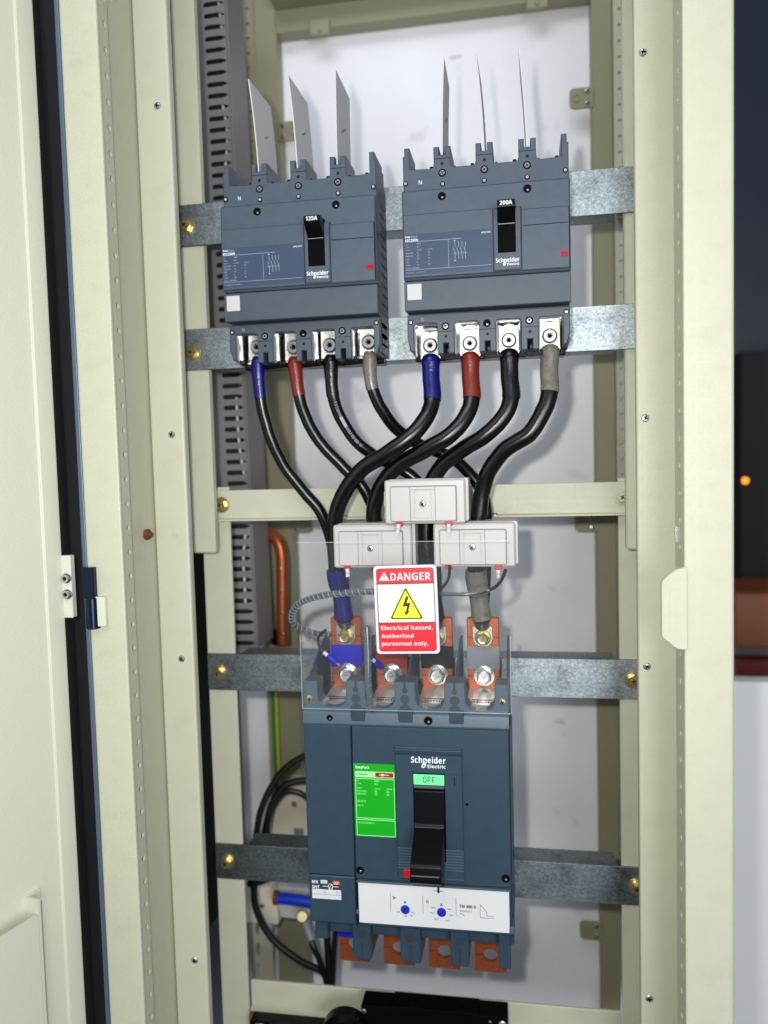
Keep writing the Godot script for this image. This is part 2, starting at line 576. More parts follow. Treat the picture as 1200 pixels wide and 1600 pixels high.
func circle(c: Vector2, rx: float, ry: float, n := 16) -> Array:
	var out := []
	for k in n:
		var a := TAU * (k + 0.5) / n
		out.append(c + Vector2(cos(a) * rx, sin(a) * ry))
	return out

func V2(list: Array) -> Array:
	var out := []
	for p in list:
		out.append(Vector2(p[0], p[1]))
	return out

func V3(list: Array) -> Array:
	var out := []
	for p in list:
		out.append(Vector3(p[0], p[1], p[2]))
	return out

# ------------------------------------------------------------------ the cubicle
func make_cabinet() -> void:
	var c := thing("electrical_cabinet", "cream powder coated steel switchgear cubicle standing open around the breakers", "cabinet", Vector3(0, -700, -100))
	var b: Mb
	# front flanges, bent from sheet; the inner return of each is the perforated strip
	b = Mb.new()
	b.prism(Mb.soft(V2([[-269, 132], [-269, 160], [-234.5, 160], [-234.5, 156.2], [-236.4, 156.2], [-236.4, 158.0], [-267, 158], [-267, 132]]), [0.5, 3.4, 3.4, 0.3, 0.3, 1.4, 1.4, 0.5]), -690, 640, "y")
	obj("front_flange", b, M.cream, c)
	b = Mb.new()
	b.prism(Mb.soft(V2([[264.6, 132], [264.6, 160], [228.0, 160], [228.0, 156.2], [229.9, 156.2], [229.9, 158.0], [262.6, 158], [262.6, 132]]), [0.5, 3.4, 3.4, 0.3, 0.3, 1.4, 1.4, 0.5]), -690, 640, "y")
	obj("front_flange", b, M.cream, c)
	b = Mb.new()
	var y := 353.7 - 21.33 * 49
	var at_l := func(u: float, v: float, w: float) -> Vector3: return Vector3(-234.5 + w, u, v)
	var at_r := func(u: float, v: float, w: float) -> Vector3: return Vector3(228.0 - w, -u, v)
	var br := Mb.new()
	for k in 62:
		var yy := y + 21.33 * k
		b.cell(yy - 10.665, yy + 10.665, 141.6, 156.2, Vector2(yy, 146.5), circle(Vector2(yy, 147.5), 2.9, 2.9), at_l, 1.8)
		br.cell(-yy - 10.665, -yy + 10.665, 124.0, 156.2, Vector2(-yy, 143.5), circle(Vector2(-yy, 143.5), 2.9, 2.9), at_r, 1.8)
	obj("perforated_strip", b, M.cream, c)
	obj("perforated_strip", br, M.cream, c)
	b = Mb.new()
	b.box(-241.5, -239.2, -690, 640, 62, 141)
	obj("side_liner", b, M.cream, c)
	b = Mb.new()
	b.box(238.6, 241, -690, 640, 40, 154)
	obj("side_liner", b, M.cream, c)
	# trim panels with folded edges, each held by small screws
	for s in [[-238.3, -204.6, -217.0], [203.4, 238.3, 210.5]]:
		b = Mb.new()
		b.prism(Mb.soft(V2([[s[0], 79], [s[0], 88], [s[1], 88], [s[1], 79], [s[1] - 1.6, 79], [s[1] - 1.6, 86.2], [s[0] + 1.6, 86.2], [s[0] + 1.6, 79]]), [0.3, 2.6, 2.6, 0.3, 0.3, 1.2, 1.2, 0.3]), -690, 640, "y")
		var t := obj("trim_panel", b, M.cream, c)
		for yy in [331.2, 31.0, -182.7, -482.2]:
			place("screw", fastener("pan", 3.3, M.screw), Vector3(s[2], yy, 87.9), t, Vector3(0, 0, yy))
	b = Mb.new()
	b.lathe(Vector3(-217, -62, 87.8), Vector3.BACK, [Vector2(3.6, 0), Vector2(2.8, 0.7), Vector2(0, 0.8)], 16)
	obj("filled_hole", b, M.cream, c)
	b = Mb.new()
	var hex := PackedVector2Array()
	for k in 6:
		hex.append(Vector2.from_angle(TAU * k / 6.0 + 0.2) * 5.2)
	b.xf = Transform3D(Basis(Vector3.UP, PI / 2), Vector3(-239.2, -61.5, 106))
	b.prism(hex, 0, 4.2, "z", 0.8)
	b.disc_stack(Vector3(0, 0, 4.2), Vector3.BACK, 3.0, 2.2, 0.6, 12)
	obj("nut", b, M.rust, c, "rusty nut on the inner side")
	# upper mounting strips, posts
	for s in [[-226.5, -201.6], [201.4, 226.5]]:
		b = Mb.new()
		b.prism(Mb.rr(s[0], s[1], -88, 640, 2.5), 21, 30, "z", 1.4)
		obj("mounting_strip", b, M.cream, c)
	for s in [[-228.5, -197.6], [197.9, 228.5]]:
		b = Mb.new()
		b.prism(Mb.rr(s[0], s[1], -700, -22, 0.6), -6.0, -2.8, "z", 0.5)
		var w: float = s[0] if s[0] < 0 else s[1] - 3.0
		b.box(w, w + 3.0, -700, -22, -40, -6.2)
		obj("front_post", b, M.cream, c)
	# rear frame
	for s in [[-242, -197.8], [197.5, 222.5]]:
		b = Mb.new()
		b.prism(Mb.rr(s[0], s[1], -1100, 640, 1.5), -262, -238, "z", 1.0)
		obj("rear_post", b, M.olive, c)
	for s in [[223.0, 1.0], [-236.5, -1.0]]:
		b = Mb.new()
		var at_b := func(u: float, v: float, w: float) -> Vector3: return Vector3(u, v, -233.0 + w)
		for k in 62:
			var yy := 496.7 + 18.6 * (k - 55)
			var x0: float = s[0] if s[1] > 0 else s[0] - 5.0
			b.cell(x0, x0 + 15.0, yy - 9.3, yy + 9.3, Vector2(x0 + 7.0, yy), circle(Vector2(x0 + 7.0, yy), 2.0, 2.0, 12), at_b, 3.0)
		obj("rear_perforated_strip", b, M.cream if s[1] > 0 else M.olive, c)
	b = Mb.new()
	b.prism(Mb.soft(V2([[557, -238], [640, -238], [640, -262], [557, -262]]), [2.0]), -197.4, 197.2, "x")
	b.box(-197.4, 197.2, 585, 588, -237.8, -200)
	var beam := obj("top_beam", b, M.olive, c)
	for x in [-139.0, 134.0]:
		b = Mb.new()
		b.prism(Mb.rr(x - 13, x + 13, 546, 566, 3.0), -237.6, -232, "z", 1.0)
		b.disc_stack(Vector3(x, 552, -232), Vector3.BACK, 3.0, 2.0, 0.5, 10)
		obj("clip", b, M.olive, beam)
	b = Mb.new()
	b.box(-293, 262, -1100, 650, -270, -265)
	var panel := obj("back_panel", b, M.white_panel, c)
	var rng := RandomNumberGenerator.new()
	rng.seed = 11
	for q in [[56, 575, 5, 9, 0], [30, 515, 9, 4, 0], [150, -350, 8, 3, 0]]:
		var ring := PackedVector2Array()
		for k in 22:
			var a := TAU * k / 22.0
			var f := rng.randf_range(0.6, 1.15)
			ring.append(Vector2(q[0] + cos(a) * q[2] * f, q[1] + sin(a) * q[3] * f - cos(a) * q[2] * f * (0.25 if q[4] == 1 else 0.0)))
		b = Mb.new()
		b.prism(ring, -265.2, -264.9)
		obj("smudge", b, M.dust_mark if q[4] == 1 else M.grey_mark, panel)
	b = Mb.new()
	b.box(247, 250, -700, 650, -262, 36)
	obj("side_panel", b, M.cream, c)
	# catches that hold the back panel
	for s in [[171.0, 424.0, 1.0], [171.0, -95.0, 1.0], [171.0, -628.0, 1.0], [-171.0, 420.0, -1.0], [-171.0, -92.0, -1.0]]:
		b = Mb.new()
		var p := [[s[0], s[1]], [s[0], s[1] + 24.0], [s[0] + 28.0 * s[2], s[1] + 24.0], [s[0] + 28.0 * s[2], s[1]]]
		b.prism(Mb.soft(V2(p), [6.0, 6.0, 0.5, 0.5]), -237.8, -234.6, "z", 0.8)
		b.xf = Transform3D(Basis(), Vector3(s[0] + 8.0 * s[2], s[1] + 12.0, -234.6))
		b.lathe(Vector3.ZERO, Vector3.BACK, [Vector2(5.0, 0), Vector2(5.0, 1.2), Vector2(3.2, 1.2), Vector2(3.2, 0)], 14)
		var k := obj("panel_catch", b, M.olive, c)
		for q in [5.0, 19.0]:
			place("screw", fastener("pan", 3.2, M.screw), Vector3(s[0] + 21.0 * s[2], s[1] + q, -234.6), k)
	# earth studs on the right side
	for yy in [318.0, 294.0, -500.0]:
		b = Mb.new()
		b.xf = Transform3D(Basis(Vector3.UP, -0.6), Vector3(232, yy, -225))
		b.disc_stack(Vector3.ZERO, Vector3.BACK, 8.5, 3.0, 0.6, 18)
		b.prism(hex, 3.0, 8.0, "z", 0.8)
		b.disc_stack(Vector3(0, 0, 8.0), Vector3.BACK, 3.4, 8.0, 0.6, 12)
		obj("earth_stud", b, M.steel, c)
	# lock keeper on the right flange
	b = Mb.new()
	b.xf = Transform3D(Basis(), Vector3(0, 0, 0))
	b.prism(Mb.soft(V2([[229.6, -86.2], [229.6, -150.4], [222, -150.0], [210.8, -140.2], [210.8, -97.6], [220, -88.5]]), [1.0, 1.5, 6.0, 2.0, 2.0, 6.0]), 158.2, 163.4, "z", 1.0)
	b.box(216.6, 221.0, -136.5, -103.5, 163.4, 163.75)
	obj("lock_keeper", b, M.cream, c)
	b = Mb.new()
	b.box(226.4, 228.0, -70, -58, 128, 131)
	obj("edge_clip", b, M.steel, c)
	# tray that closes the bottom of the window in the frame
	b = Mb.new()
	b.box(-197.4, 197.7, -690, -566, -14, -10, 1.0)
	var tray := obj("lower_plate", b, M.cream, c)
	b = Mb.new()
	var at_t := func(u: float, v: float, w: float) -> Vector3: return Vector3(u, v, -4.0 + w)
	for k in 15:
		var xx := -184.0 + 26.0 * k
		var hole := []
		for q in Mb.rr(xx - 8.5, xx + 8.5, -608, -602, 3.0, 3):
			hole.append(q)
		b.cell(xx - 13, xx + 13, -690, -597.0, Vector2(xx, -605), hole, at_t, 2.5)
	b.prism(PackedVector2Array([Vector2(-597.0, -10), Vector2(-594.5, -10), Vector2(-597.0, -4.0)]), -197, 193, "x")
	obj("slotted_plate", b, M.cream, tray)
	place("bolt", fastener("hex", 7.0, M.gold_zinc), Vector3(-192, -603.5, -3.9), tray)

func make_door() -> void:
	# the door stands open towards the camera: u runs from its hinge edge outwards
	var base := Vector3(-287.8, -700, 165)
	var d := thing("cabinet_door", "cream steel cubicle door swung open at the far left, seen from inside", "door", base)
	var dir := Vector3(-0.30071, 0, 0.95372)
	var xf := Transform3D(Basis(dir, Vector3.UP, dir.cross(Vector3.UP)), Vector3(base.x, 0, base.z))   # third axis points away from the opening
	var b := Mb.new()
	b.xf = xf
	b.prism(Mb.soft(V2([[0, 0], [18, 0], [18, 2.2], [520, 2.2], [520, 18], [0, 18]]), [2.2, 2.5, 1.0, 0.5, 1.0, 2.0]), -690, 640, "y")
	obj("door_leaf", b, M.cream_door, d)
	b = Mb.new()
	b.xf = xf
	b.prism(Mb.rr(-11.0, 0.3, 4.0, 16.0, 2.0), -690, 640, "y")
	obj("gasket", b, M.rubber, d, "black rubber edge")
	# document pocket
	b = Mb.new()
	b.xf = xf
	b.prism(Mb.soft(V2([[55.5, -690], [55.5, -363.8], [420, -363.8], [420, -690]]), [1.0, 2.0, 2.0, 1.0]), -14, -11.5, "z", 0.6)
	b.xf = xf
	b.box(52.6, 55.0, -690, -352.6, -14, 2.0)
	b.box(41.5, 53.0, -690, -352.0, -0.6, 2.1)
	obj("document_pocket", b, M.cream_door, d)
	# hinge leaf with two cap screws, and the barrel on the frame side
	b = Mb.new()
	b.prism(Mb.rr(-291.5, -280.0, -128.2, -73.6, 1.2), 160, 166.5, "z", 0.8)
	var leaf := obj("hinge_leaf", b, M.cream_door, d)
	for yy in [-93.3, -107.3]:
		place("screw", fastener("socket", 4.6, M.steel), Vector3(-284.2, yy, 166.4), leaf)
	b = Mb.new()
	b.prism(Mb.rr(-270.5, -259.5, -111.5, -84.2, 0.8), 158, 165.5, "z", 0.6)
	obj("hinge_pin_block", b, M.hinge_dark, d)
	b = Mb.new()
	b.lathe(Vector3(-263.5, -138, 162), Vector3.UP, [Vector2(0, 0), Vector2(5.6, 0), Vector2(6.0, 0.5), Vector2(6.0, 26.5), Vector2(5.4, 27.2), Vector2(0, 27.2)], 20)
	obj("hinge_barrel", b, M.hinge_dark, d)
	b = Mb.new()
	b.prism(Mb.rr(-260, -250.5, -136, -110, 0.8), 160.2, 164.4, "z", 0.5)
	obj("hinge_leaf", b, M.cream_door, d)

func make_gutter() -> void:
	var t := thing("rain_gutter", "narrow steel gutter edge between the open door and the left frame", "gutter", Vector3(-272, -700, 150))
	var b := Mb.new()
	b.prism(Mb.soft(V2([[-274.5, 130], [-274.5, 157], [-270, 157], [-270, 130]]), [0.4, 1.0, 1.0, 0.4]), -690, 640, "y")
	obj("lip", b, M.gutter, t)

func make_rail(label: String, y0: float, y1: float, z: float, bolts: Array, skew: float) -> void:
	var r := thing("mounting_rail", label, "rail", Vector3(0, (y0 + y1) / 2, z), "galvanised rails across the cubicle")
	var b := Mb.new()
	b.prism(Mb.rr(-228, 228, y0, y1, 2.5), z - 2.5, z, "z", 0.4)
	b.prism(Mb.soft(V2([[y1 - 0.02, z - 0.02], [y1 - 0.02, z - 30], [y1 - 2.2, z - 30], [y1 - 2.2, z - 2.2]]), [2.0, 0.4, 0.4, 1.0]), -191, 193, "x")
	b.prism(Mb.soft(V2([[y0 + 0.02, z - 0.02], [y0 + 0.02, z - 30], [y0 + 2.2, z - 30], [y0 + 2.2, z - 2.2]]), [2.0, 0.4, 0.4, 1.0]), -191, 193, "x")
	obj("channel", b, M.galv, r)
	for q in bolts:
		place("bolt", fastener("hex", 8.2, M.gold_zinc), Vector3(q[0], q[1], z - 0.1), r, Vector3(0, 0, q[0] * 0.37 + q[1]))

func make_crossbeam() -> void:
	var c := thing("crossbeam", "cream sheet steel crossbeam behind the cables at mid height", "beam", Vector3(0, -41, 0))
	var b := Mb.new()
	b.prism(Mb.soft(V2([[-25.4, -2.5], [-25.4, 0], [-55.4, 0], [-55.4, 9], [-57.4, 9], [-57.4, -2.5]]), [0.6, 0.8, 1.2, 0.5, 0.5, 1.2]), -214.5, 206, "x")
	obj("angle", b, M.cream, c)
	place("bolt", fastener("hex", 8.4, M.gold_zinc), Vector3(-205.0, -40.6, -0.1), c, Vector3(0, 0, 0.4))
	place("bolt", fastener("hex", 8.0, M.cream), Vector3(201.0, -40.2, -0.1), c, Vector3(0, 0, 0.9))
	for x in [-72.0, 79.5]:
		place("screw", fastener("pan", 3.4, M.screw), Vector3(x, -55.5, 4.0), c, Vector3(-PI / 2, 0, 0))

func make_duct() -> void:
	var base := Vector3(-226, -215, -90)
	var d := thing("wiring_duct", "grey slotted wiring duct running up behind the left post", "cable duct", base)
	var b := Mb.new()
	var at := func(u: float, v: float, w: float) -> Vector3: return Vector3(u, v, -88.0 + w)
	for k in 64:
		var y := -208.0 + 12.5 * k
		var hole := []
		for q in Mb.rr(-235.5, -214.8, y - 2.7, y + 2.7, 2.5, 3):
			hole.append(q)
		hole.sort_custom(func(p: Vector2, q: Vector2) -> bool: return (p - Vector2(-225.5, y)).angle() < (q - Vector2(-225.5, y)).angle())
		for i in hole.size():    # the open end of each slot narrows to the finger gap
			if hole[i].x > -216 and absf(hole[i].y - y) < 1.6:
				hole[i].x += 3.4
				hole[i].y = y + (hole[i].y - y) * 0.6
		b.cell(-250, -209.8, y - 6.25, y + 6.25, Vector2(-225.5, y), hole, at, 1.6)
	obj("cover", b, M.duct, d)
	b = Mb.new()
	b.box(-209.8, -208.0, -214.2, 586, -146, -89.2)
	b.box(-251.8, -250, -214.2, 586, -146, -89.2)
	b.box(-250, -209.8, -214.2, 586, -148, -146)
	obj("channel", b, M.duct, d)
	b = Mb.new()
	var rng := RandomNumberGenerator.new()
	rng.seed = 7
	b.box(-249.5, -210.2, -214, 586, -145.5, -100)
	obj("dark_fill", b, M.dark, d)  # solid black block put in for the shade behind the slots
	b = Mb.new()
	for q in 5:
		var pts := []
		var y0 := -190.0 + q * 160 + rng.randf_range(0, 50)
		for k in 4:
			pts.append(Vector3(-217 - rng.randf_range(0, 9), y0 + k * 30, -97.5 + rng.randf_range(0, 3)))
		b.tube(Mb.curve(pts, 5), [1.5], 8)
	obj("white_wire", b, M.white, d)
	# it leans a little
	d.rotation.z = 0.012
	d.position = Vector3(-219.5, -215, -90) * K

# ------------------------------------------------------------------ the two upper breakers
func make_small_breaker(label: String, amps: String, at: Vector3) -> Node3D:
	var c := thing("circuit_breaker", label, "circuit breaker", at)
	origin[c] = Vector3.ZERO      # built round its own base
	var b: Mb
	b = Mb.new()
	b.prism(Mb.soft(V2([[-70.5, -56.4], [70.5, -56.4], [70.5, 75.6], [-70.5, 75.6]]), [1.0]), 0.5, 42, "z", 0.5)
	b.box(-70.5, 70.5, -80, -56.5, 0.5, 11.8, 1.0)
	b.box(-70.5, -66.5, -79, -56.5, 11.8, 42, 0.8)
	b.box(66.5, 70.5, -79, -56.5, 11.8, 42, 0.8)
	for k in 16:
		b.box(70.4, 71.3, -70 + k * 9.0, -66 + k * 9.0, 6, 38)
		b.box(-71.3, -70.4, -70 + k * 9.0, -66 + k * 9.0, 6, 38)
	b.box(-69, 69, 78, 88, 0.5, 18)
	var body := obj("case", b, M.ezc_dark, c)
	# upper terminal shroud with its three forked pillars
	var p := [[-71, 54], [71, 54], [71, 88.5], [69.6, 88.5], [69.6, 95.5], [65, 95.5], [65, 77.2]]
	for x in [36.5, 0.0, -36.5]:
		p.append_array([[x + 12.5, 76.2], [x + 8.2, 77.0], [x + 7.4, 80.0], [x + 7.4, 94.4], [x + 2.6, 94.4], [x + 2.6, 87.5], [x - 2.6, 87.5], [x - 2.6, 94.4], [x - 7.4, 94.4], [x - 7.4, 80.0], [x - 8.2, 77.0], [x - 12.5, 76.2]])
	p.append_array([[-65, 77.2], [-65, 95.5], [-69.6, 95.5], [-69.6, 88.5], [-71, 88.5]])
	b = Mb.new()
	b.prism(PackedVector2Array(V2(p)), 12, 52, "z", 0.7)
	obj("upper_shroud", b, M.ezc, body)
	for x in [36.5, 0.0, -36.5]:
		b = Mb.new()
		b.box(x - 7.0, x + 7.0, 83.8, 84.3, 51.9, 52.15)
		b.lathe(Vector3(x, 79.5, 51.9), Vector3.BACK, [Vector2(1.3, 0), Vector2(1.3, 0.3), Vector2(0, 0.3)], 12)
		obj("shroud_groove", b, M.groove, body)
	for x in [-54.0, -18.2, 18.2, 54.0]:
		b = Mb.new()
		b.box(x - 6.5, x + 6.5, 70, 79.2, 20, 44, 1.0)
		b.disc_stack(Vector3(x - 1.5, 79.0, 34), Vector3.UP, 4.5, 1.6, 0.5, 14)
		obj("upper_terminal", b, M.chrome, c)
	for x in [-54.0, -18.2, 18.2, 54.0]:
		b = Mb.new()
		b.box(x + 6.0, x + 9.0, 75, 80.2, 30, 46, 0.6)
		b.box(x - 9.0, x - 7.0, 75, 79.4, 30, 46, 0.6)
		obj("terminal_guard", b, M.black, c)
	# main cover and raised escutcheon
	b = Mb.new()
	b.prism(Mb.soft(V2([[-71.3, -21], [71.3, -21], [71.3, 55.6], [-71.3, 55.6]]), [1.5]), 40, 62, "z", 1.2)
	obj("cover", b, M.ezc, c)
	b = Mb.new()
	b.prism(Mb.soft(V2([[-70.4, -19.4], [70.4, -19.4], [70.4, 31.8], [30.8, 31.8], [30.8, 34.5], [-70.4, 34.5]]), [1.0]), 61, 65, "z", 0.8)
	var esc := obj("escutcheon", b, M.ezc, c)
	b = Mb.new()
	b.box(-69.6, 6.2, -16.8, 17.6, 64.9, 65.25)
	var plate := obj("rating_plate", b, M.ezc_plate, c)
	b = Mb.new()
	b.box(30.4, 30.9, -18.6, 33.0, 64.9, 65.2)
	b.box(69.9, 70.5, -18.6, 31.0, 64.9, 65.2)
	b.box(31.6, 69.4, 17.7, 18.3, 64.9, 65.2)
	b.box(6.4, 6.9, -18.6, 33.5, 64.9, 65.2)
	obj("seam", b, M.groove, esc)
	b = Mb.new()
	b.box(63.0, 68.6, -9.6, -5.2, 64.9, 65.9, 0.4)
	obj("trip_button", b, M.red, c)
	print_on("PUSH", 65.8, -7.4, 65.9, 1.3, M.recess, c)
	# operating handle in its slot
	b = Mb.new()
	b.prism(Mb.soft(V2([[7.2, -18.6], [30.2, -18.6], [30.2, 33.4], [7.2, 33.4]]), [1.0]), 61, 66.4, "z", 0.7)
	obj("handle_frame", b, M.ezc, c)
	b = Mb.new()
	b.box(10.6, 25.8, -3.8, 36.6, 62, 66.65)
	obj("handle_slot", b, M.black_matt, c)
	b = Mb.new()
	b.prism(Mb.soft(V2([[27.2, 63], [35.8, 63], [36.6, 80], [30.2, 80.5], [21.0, 67.6], [21.0, 63]]), [0.5, 0.5, 1.5, 1.5, 2.0, 0.5]), 10.9, 25.5, "x", 0.5, true)
	obj("handle", b, M.black, c)
	b = Mb.new()
	b.box(11.2, 25.2, 19.6, 20.2, 66.6, 67.7)
	obj("handle_highlight", b, M.screw, c)  # bright strip across the handle, a highlight put in as colour
	print_on(amps, 18.2, 33.5, 80.3, 3.4, M.print_white, c, true, 0, 10.4)
	# maker's plate under the handle
	b = Mb.new()
	b.box(8.2, 29.4, -17.8, -5.2, 66.3, 66.75)
	obj("nameplate", b, M.ezc_dark, c)
	maker(18.6, -10.0, 66.7, 19.6, c)
	# print on the rating plate
	print_on("Easy", -68.6, 15.3, 65.2, 2.1, M.print_white, plate, true, -1)
	print_on("Pact", -63.3, 15.3, 65.2, 2.1, M.print_dim, plate, false, -1)
	print_on("EZC250N", -68.6, 12.5, 65.2, 2.0, M.print_white, plate, true, -1)
	print_on("easy test", 0.8, 14.6, 65.2, 2.0, M.print_white, plate, false, 0, 8.0)
	var rows := [["Ui", "690V", ""], ["Uimp", "8kV", ""], ["Ue(V~)", "Icu(kA)", "Ics(kA)"], ["220/240", "85", "43"], ["380/415", "25", "13"], ["440", "20", "10"], ["550", "8", "4"], ["250=", "20", "10"], ["Cat A  50/60Hz", "", ""]]
	for k in rows.size():
		var yy := 9.2 - k * 2.55
		for q in 3:
			if rows[k][q]:
				print_on(rows[k][q], -68.4 + q * 9.6, yy, 65.2, 1.3, M.print_dim, plate, false, -1, 0.0, "small_print")
	print_on("IEC 60947-2   JIS C8201-2-1", -68.4, -15.2, 65.2, 1.3, M.print_dim, plate, false, -1, 0.0, "small_print")
	b = Mb.new()
	b.box(-69, -20, 11.0, 11.35, 65.2, 65.32)
	b.box(-31.6, -31.3, -12.4, 11.0, 65.2, 65.32)
	b.box(-69, 5, -12.8, -12.5, 65.2, 65.32)
	for q in 4:
		var xx := -26.0 + q * 3.0
		b.box(xx, xx + 0.35, 4.0, 8.6, 65.2, 65.32)
		b.box(xx, xx + 0.35, -6.0, -1.0, 65.2, 65.32)
		b.prism(PackedVector2Array(V2([[xx, -1.0], [xx + 0.4, -1.0], [xx - 0.9, 3.6], [xx - 1.3, 3.6]])), 65.2, 65.32)
	b.box(-27.4, -16.2, -1.2, -0.9, 65.2, 65.32)
	b.disc_stack(Vector3(-26, 9.6, 65.2), Vector3.BACK, 0.7, 0.15, 0.02, 8)
	b.disc_stack(Vector3(-26, -7.2, 65.2), Vector3.BACK, 0.7, 0.15, 0.02, 8)
	obj("printed_diagram", b, M.print_dim, plate)
	# lower band, white sticker, lower terminal shroud
	b = Mb.new()
	b.prism(Mb.soft(V2([[-71.2, -47], [71.2, -47], [71.2, -21.6], [-71.2, -21.6]]), [1.0]), 38, 61.4, "z", 1.0)
	obj("lower_cover", b, M.ezc_dark, c)
	b = Mb.new()
	b.prism(Mb.rr(-68.4, -56.0, -37.6, -24.0, 0.4), 61.3, 61.6)
	obj("sticker", b, M.sticker, c, "blank pale square sticker")
	p = [[-70.5, -49], [-70.5, -72], [-67.5, -81], [-64.8, -81], [-64.8, -56.6], [-44.0, -56.6]]
	for x in [-36.5, 0.0, 36.5]:
		p.append_array([[x - 7.5, -57.0], [x - 7.5, -84.0], [x - 2.2, -84.0], [x - 2.2, -75.0], [x + 2.2, -75.0], [x + 2.2, -84.0], [x + 7.5, -84.0], [x + 7.5, -57.0]])
	p.remove_at(5)
	p.append_array([[64.8, -56.6], [64.8, -81], [67.5, -81], [70.5, -72], [70.5, -49]])
	b = Mb.new()
	var radii := []
	for q in p:
		radii.append(3.0 if q[1] > -58 and q[1] < -50 else 0.0)
	b.prism(Mb.soft(V2(p), radii, 3), 14, 52, "z", 0.7)
	obj("lower_shroud", b, M.ezc_dark, body)
	for x in [36.5, 0.0, -36.5]:
		b = Mb.new()
		b.box(x - 7.2, x + 7.2, -64.9, -64.4, 51.9, 52.15)
		b.lathe(Vector3(x, -69.0, 51.9), Vector3.BACK, [Vector2(1.3, 0), Vector2(1.3, 0.3), Vector2(0, 0.3)], 12)
		obj("shroud_groove", b, M.groove, body)
	for x in [-54.2, -18.2, 18.2, 54.2]:
		b = Mb.new()
		b.box(x - 10.4, x + 10.4, -84, -57.0, 12, 17, 0.5)
		b.box(x - 10.6, x - 9.6, -84, -57.0, 17, 46)
		b.box(x - 10.2, x + 10.2, -57.4, -56.8, 17, 42)
		obj("lower_terminal", b, M.chrome, c)
	b = Mb.new()
	b.box(-68, 68, -86.5, -80.5, 2, 20, 1.0)
	for x in [36.5, 0.0, -36.5]:
		b.prism(PackedVector2Array(V2([[x - 8, -80.6], [x + 8, -80.6], [x + 14, -87], [x - 2, -88]])), 16, 34, "z", 0.5)
	obj("lower_guard", b, M.black, c)
	# screws
	for q in [[-69.0, 65.0], [-36.4, 62.2], [-0.4, 62.2], [36.2, 62.0], [68.2, 65.0]]:
		place("screw", fastener("sunk", 2.3, M.steel), Vector3(q[0], q[1], 51.95), c)
	for q in [[-36.6, 71.8], [-0.2, 71.6], [36.2, 71.9]]:
		place("screw", fastener("sunk", 3.4, M.screw), Vector3(q[0], q[1], 51.95), c)
	for q in [[-36.4, 48.8], [36.0, 49.1]]:
		place("bore", fastener("hole", 3.5, M.screw), Vector3(q[0], q[1], 61.95), c)
	for q in [[-67.6, -55.2], [67.4, -53.6]]:
		place("screw", fastener("sunk", 2.3, M.steel), Vector3(q[0], q[1], 51.95), c)
	for q in [[-36.6, -60.2], [36.0, -59.2]]:
		place("screw", fastener("sunk", 3.4, M.steel), Vector3(q[0], q[1], 51.95), c)
	place("bore", fastener("hole", 3.4, M.screw), Vector3(-0.4, -59.6, 51.95), c)
	print_on("N", -56.0, 65.2, 51.9, 3.4, M.print_white, c)
	print_on("N", -57.0, -53.2, 51.9, 3.0, M.print_dim, c)
	return c

# the maker's word mark: bold word, small word below it, a slanted leaf hanging from the first
func maker(x: float, y: float, z: float, w: float, parent: Node) -> void:
	print_on("Schneider", x, y, z, w * 0.19, M.print_white, parent, true, 0, w)
	print_on("Electric", x + w * 0.5, y - w * 0.185, z, w * 0.105, M.print_white, parent, true, 1, w * 0.52)
	var b := Mb.new()
	b.xf = Transform3D(Basis(Vector3.BACK, -0.6), Vector3(x - w * 0.13, y - w * 0.165, z))
	var ring := []
	for k in 14:
		var a := TAU * k / 14.0
		ring.append(Vector2(cos(a) * w * 0.058, sin(a) * w * 0.088))
	b.prism(PackedVector2Array(ring), 0.0, 0.2)
	var o := obj("emblem", b, M.print_white, parent)
	b = Mb.new()
	b.xf = Transform3D(Basis(Vector3.BACK, -0.6), Vector3(x - w * 0.13, y - w * 0.165, z + 0.15))
	b.prism(Mb.rr(-w * 0.015, w * 0.015, -w * 0.055, w * 0.03, w * 0.012), 0.0, 0.15)
	obj("emblem_slot", b, M.ezc_dark, o)

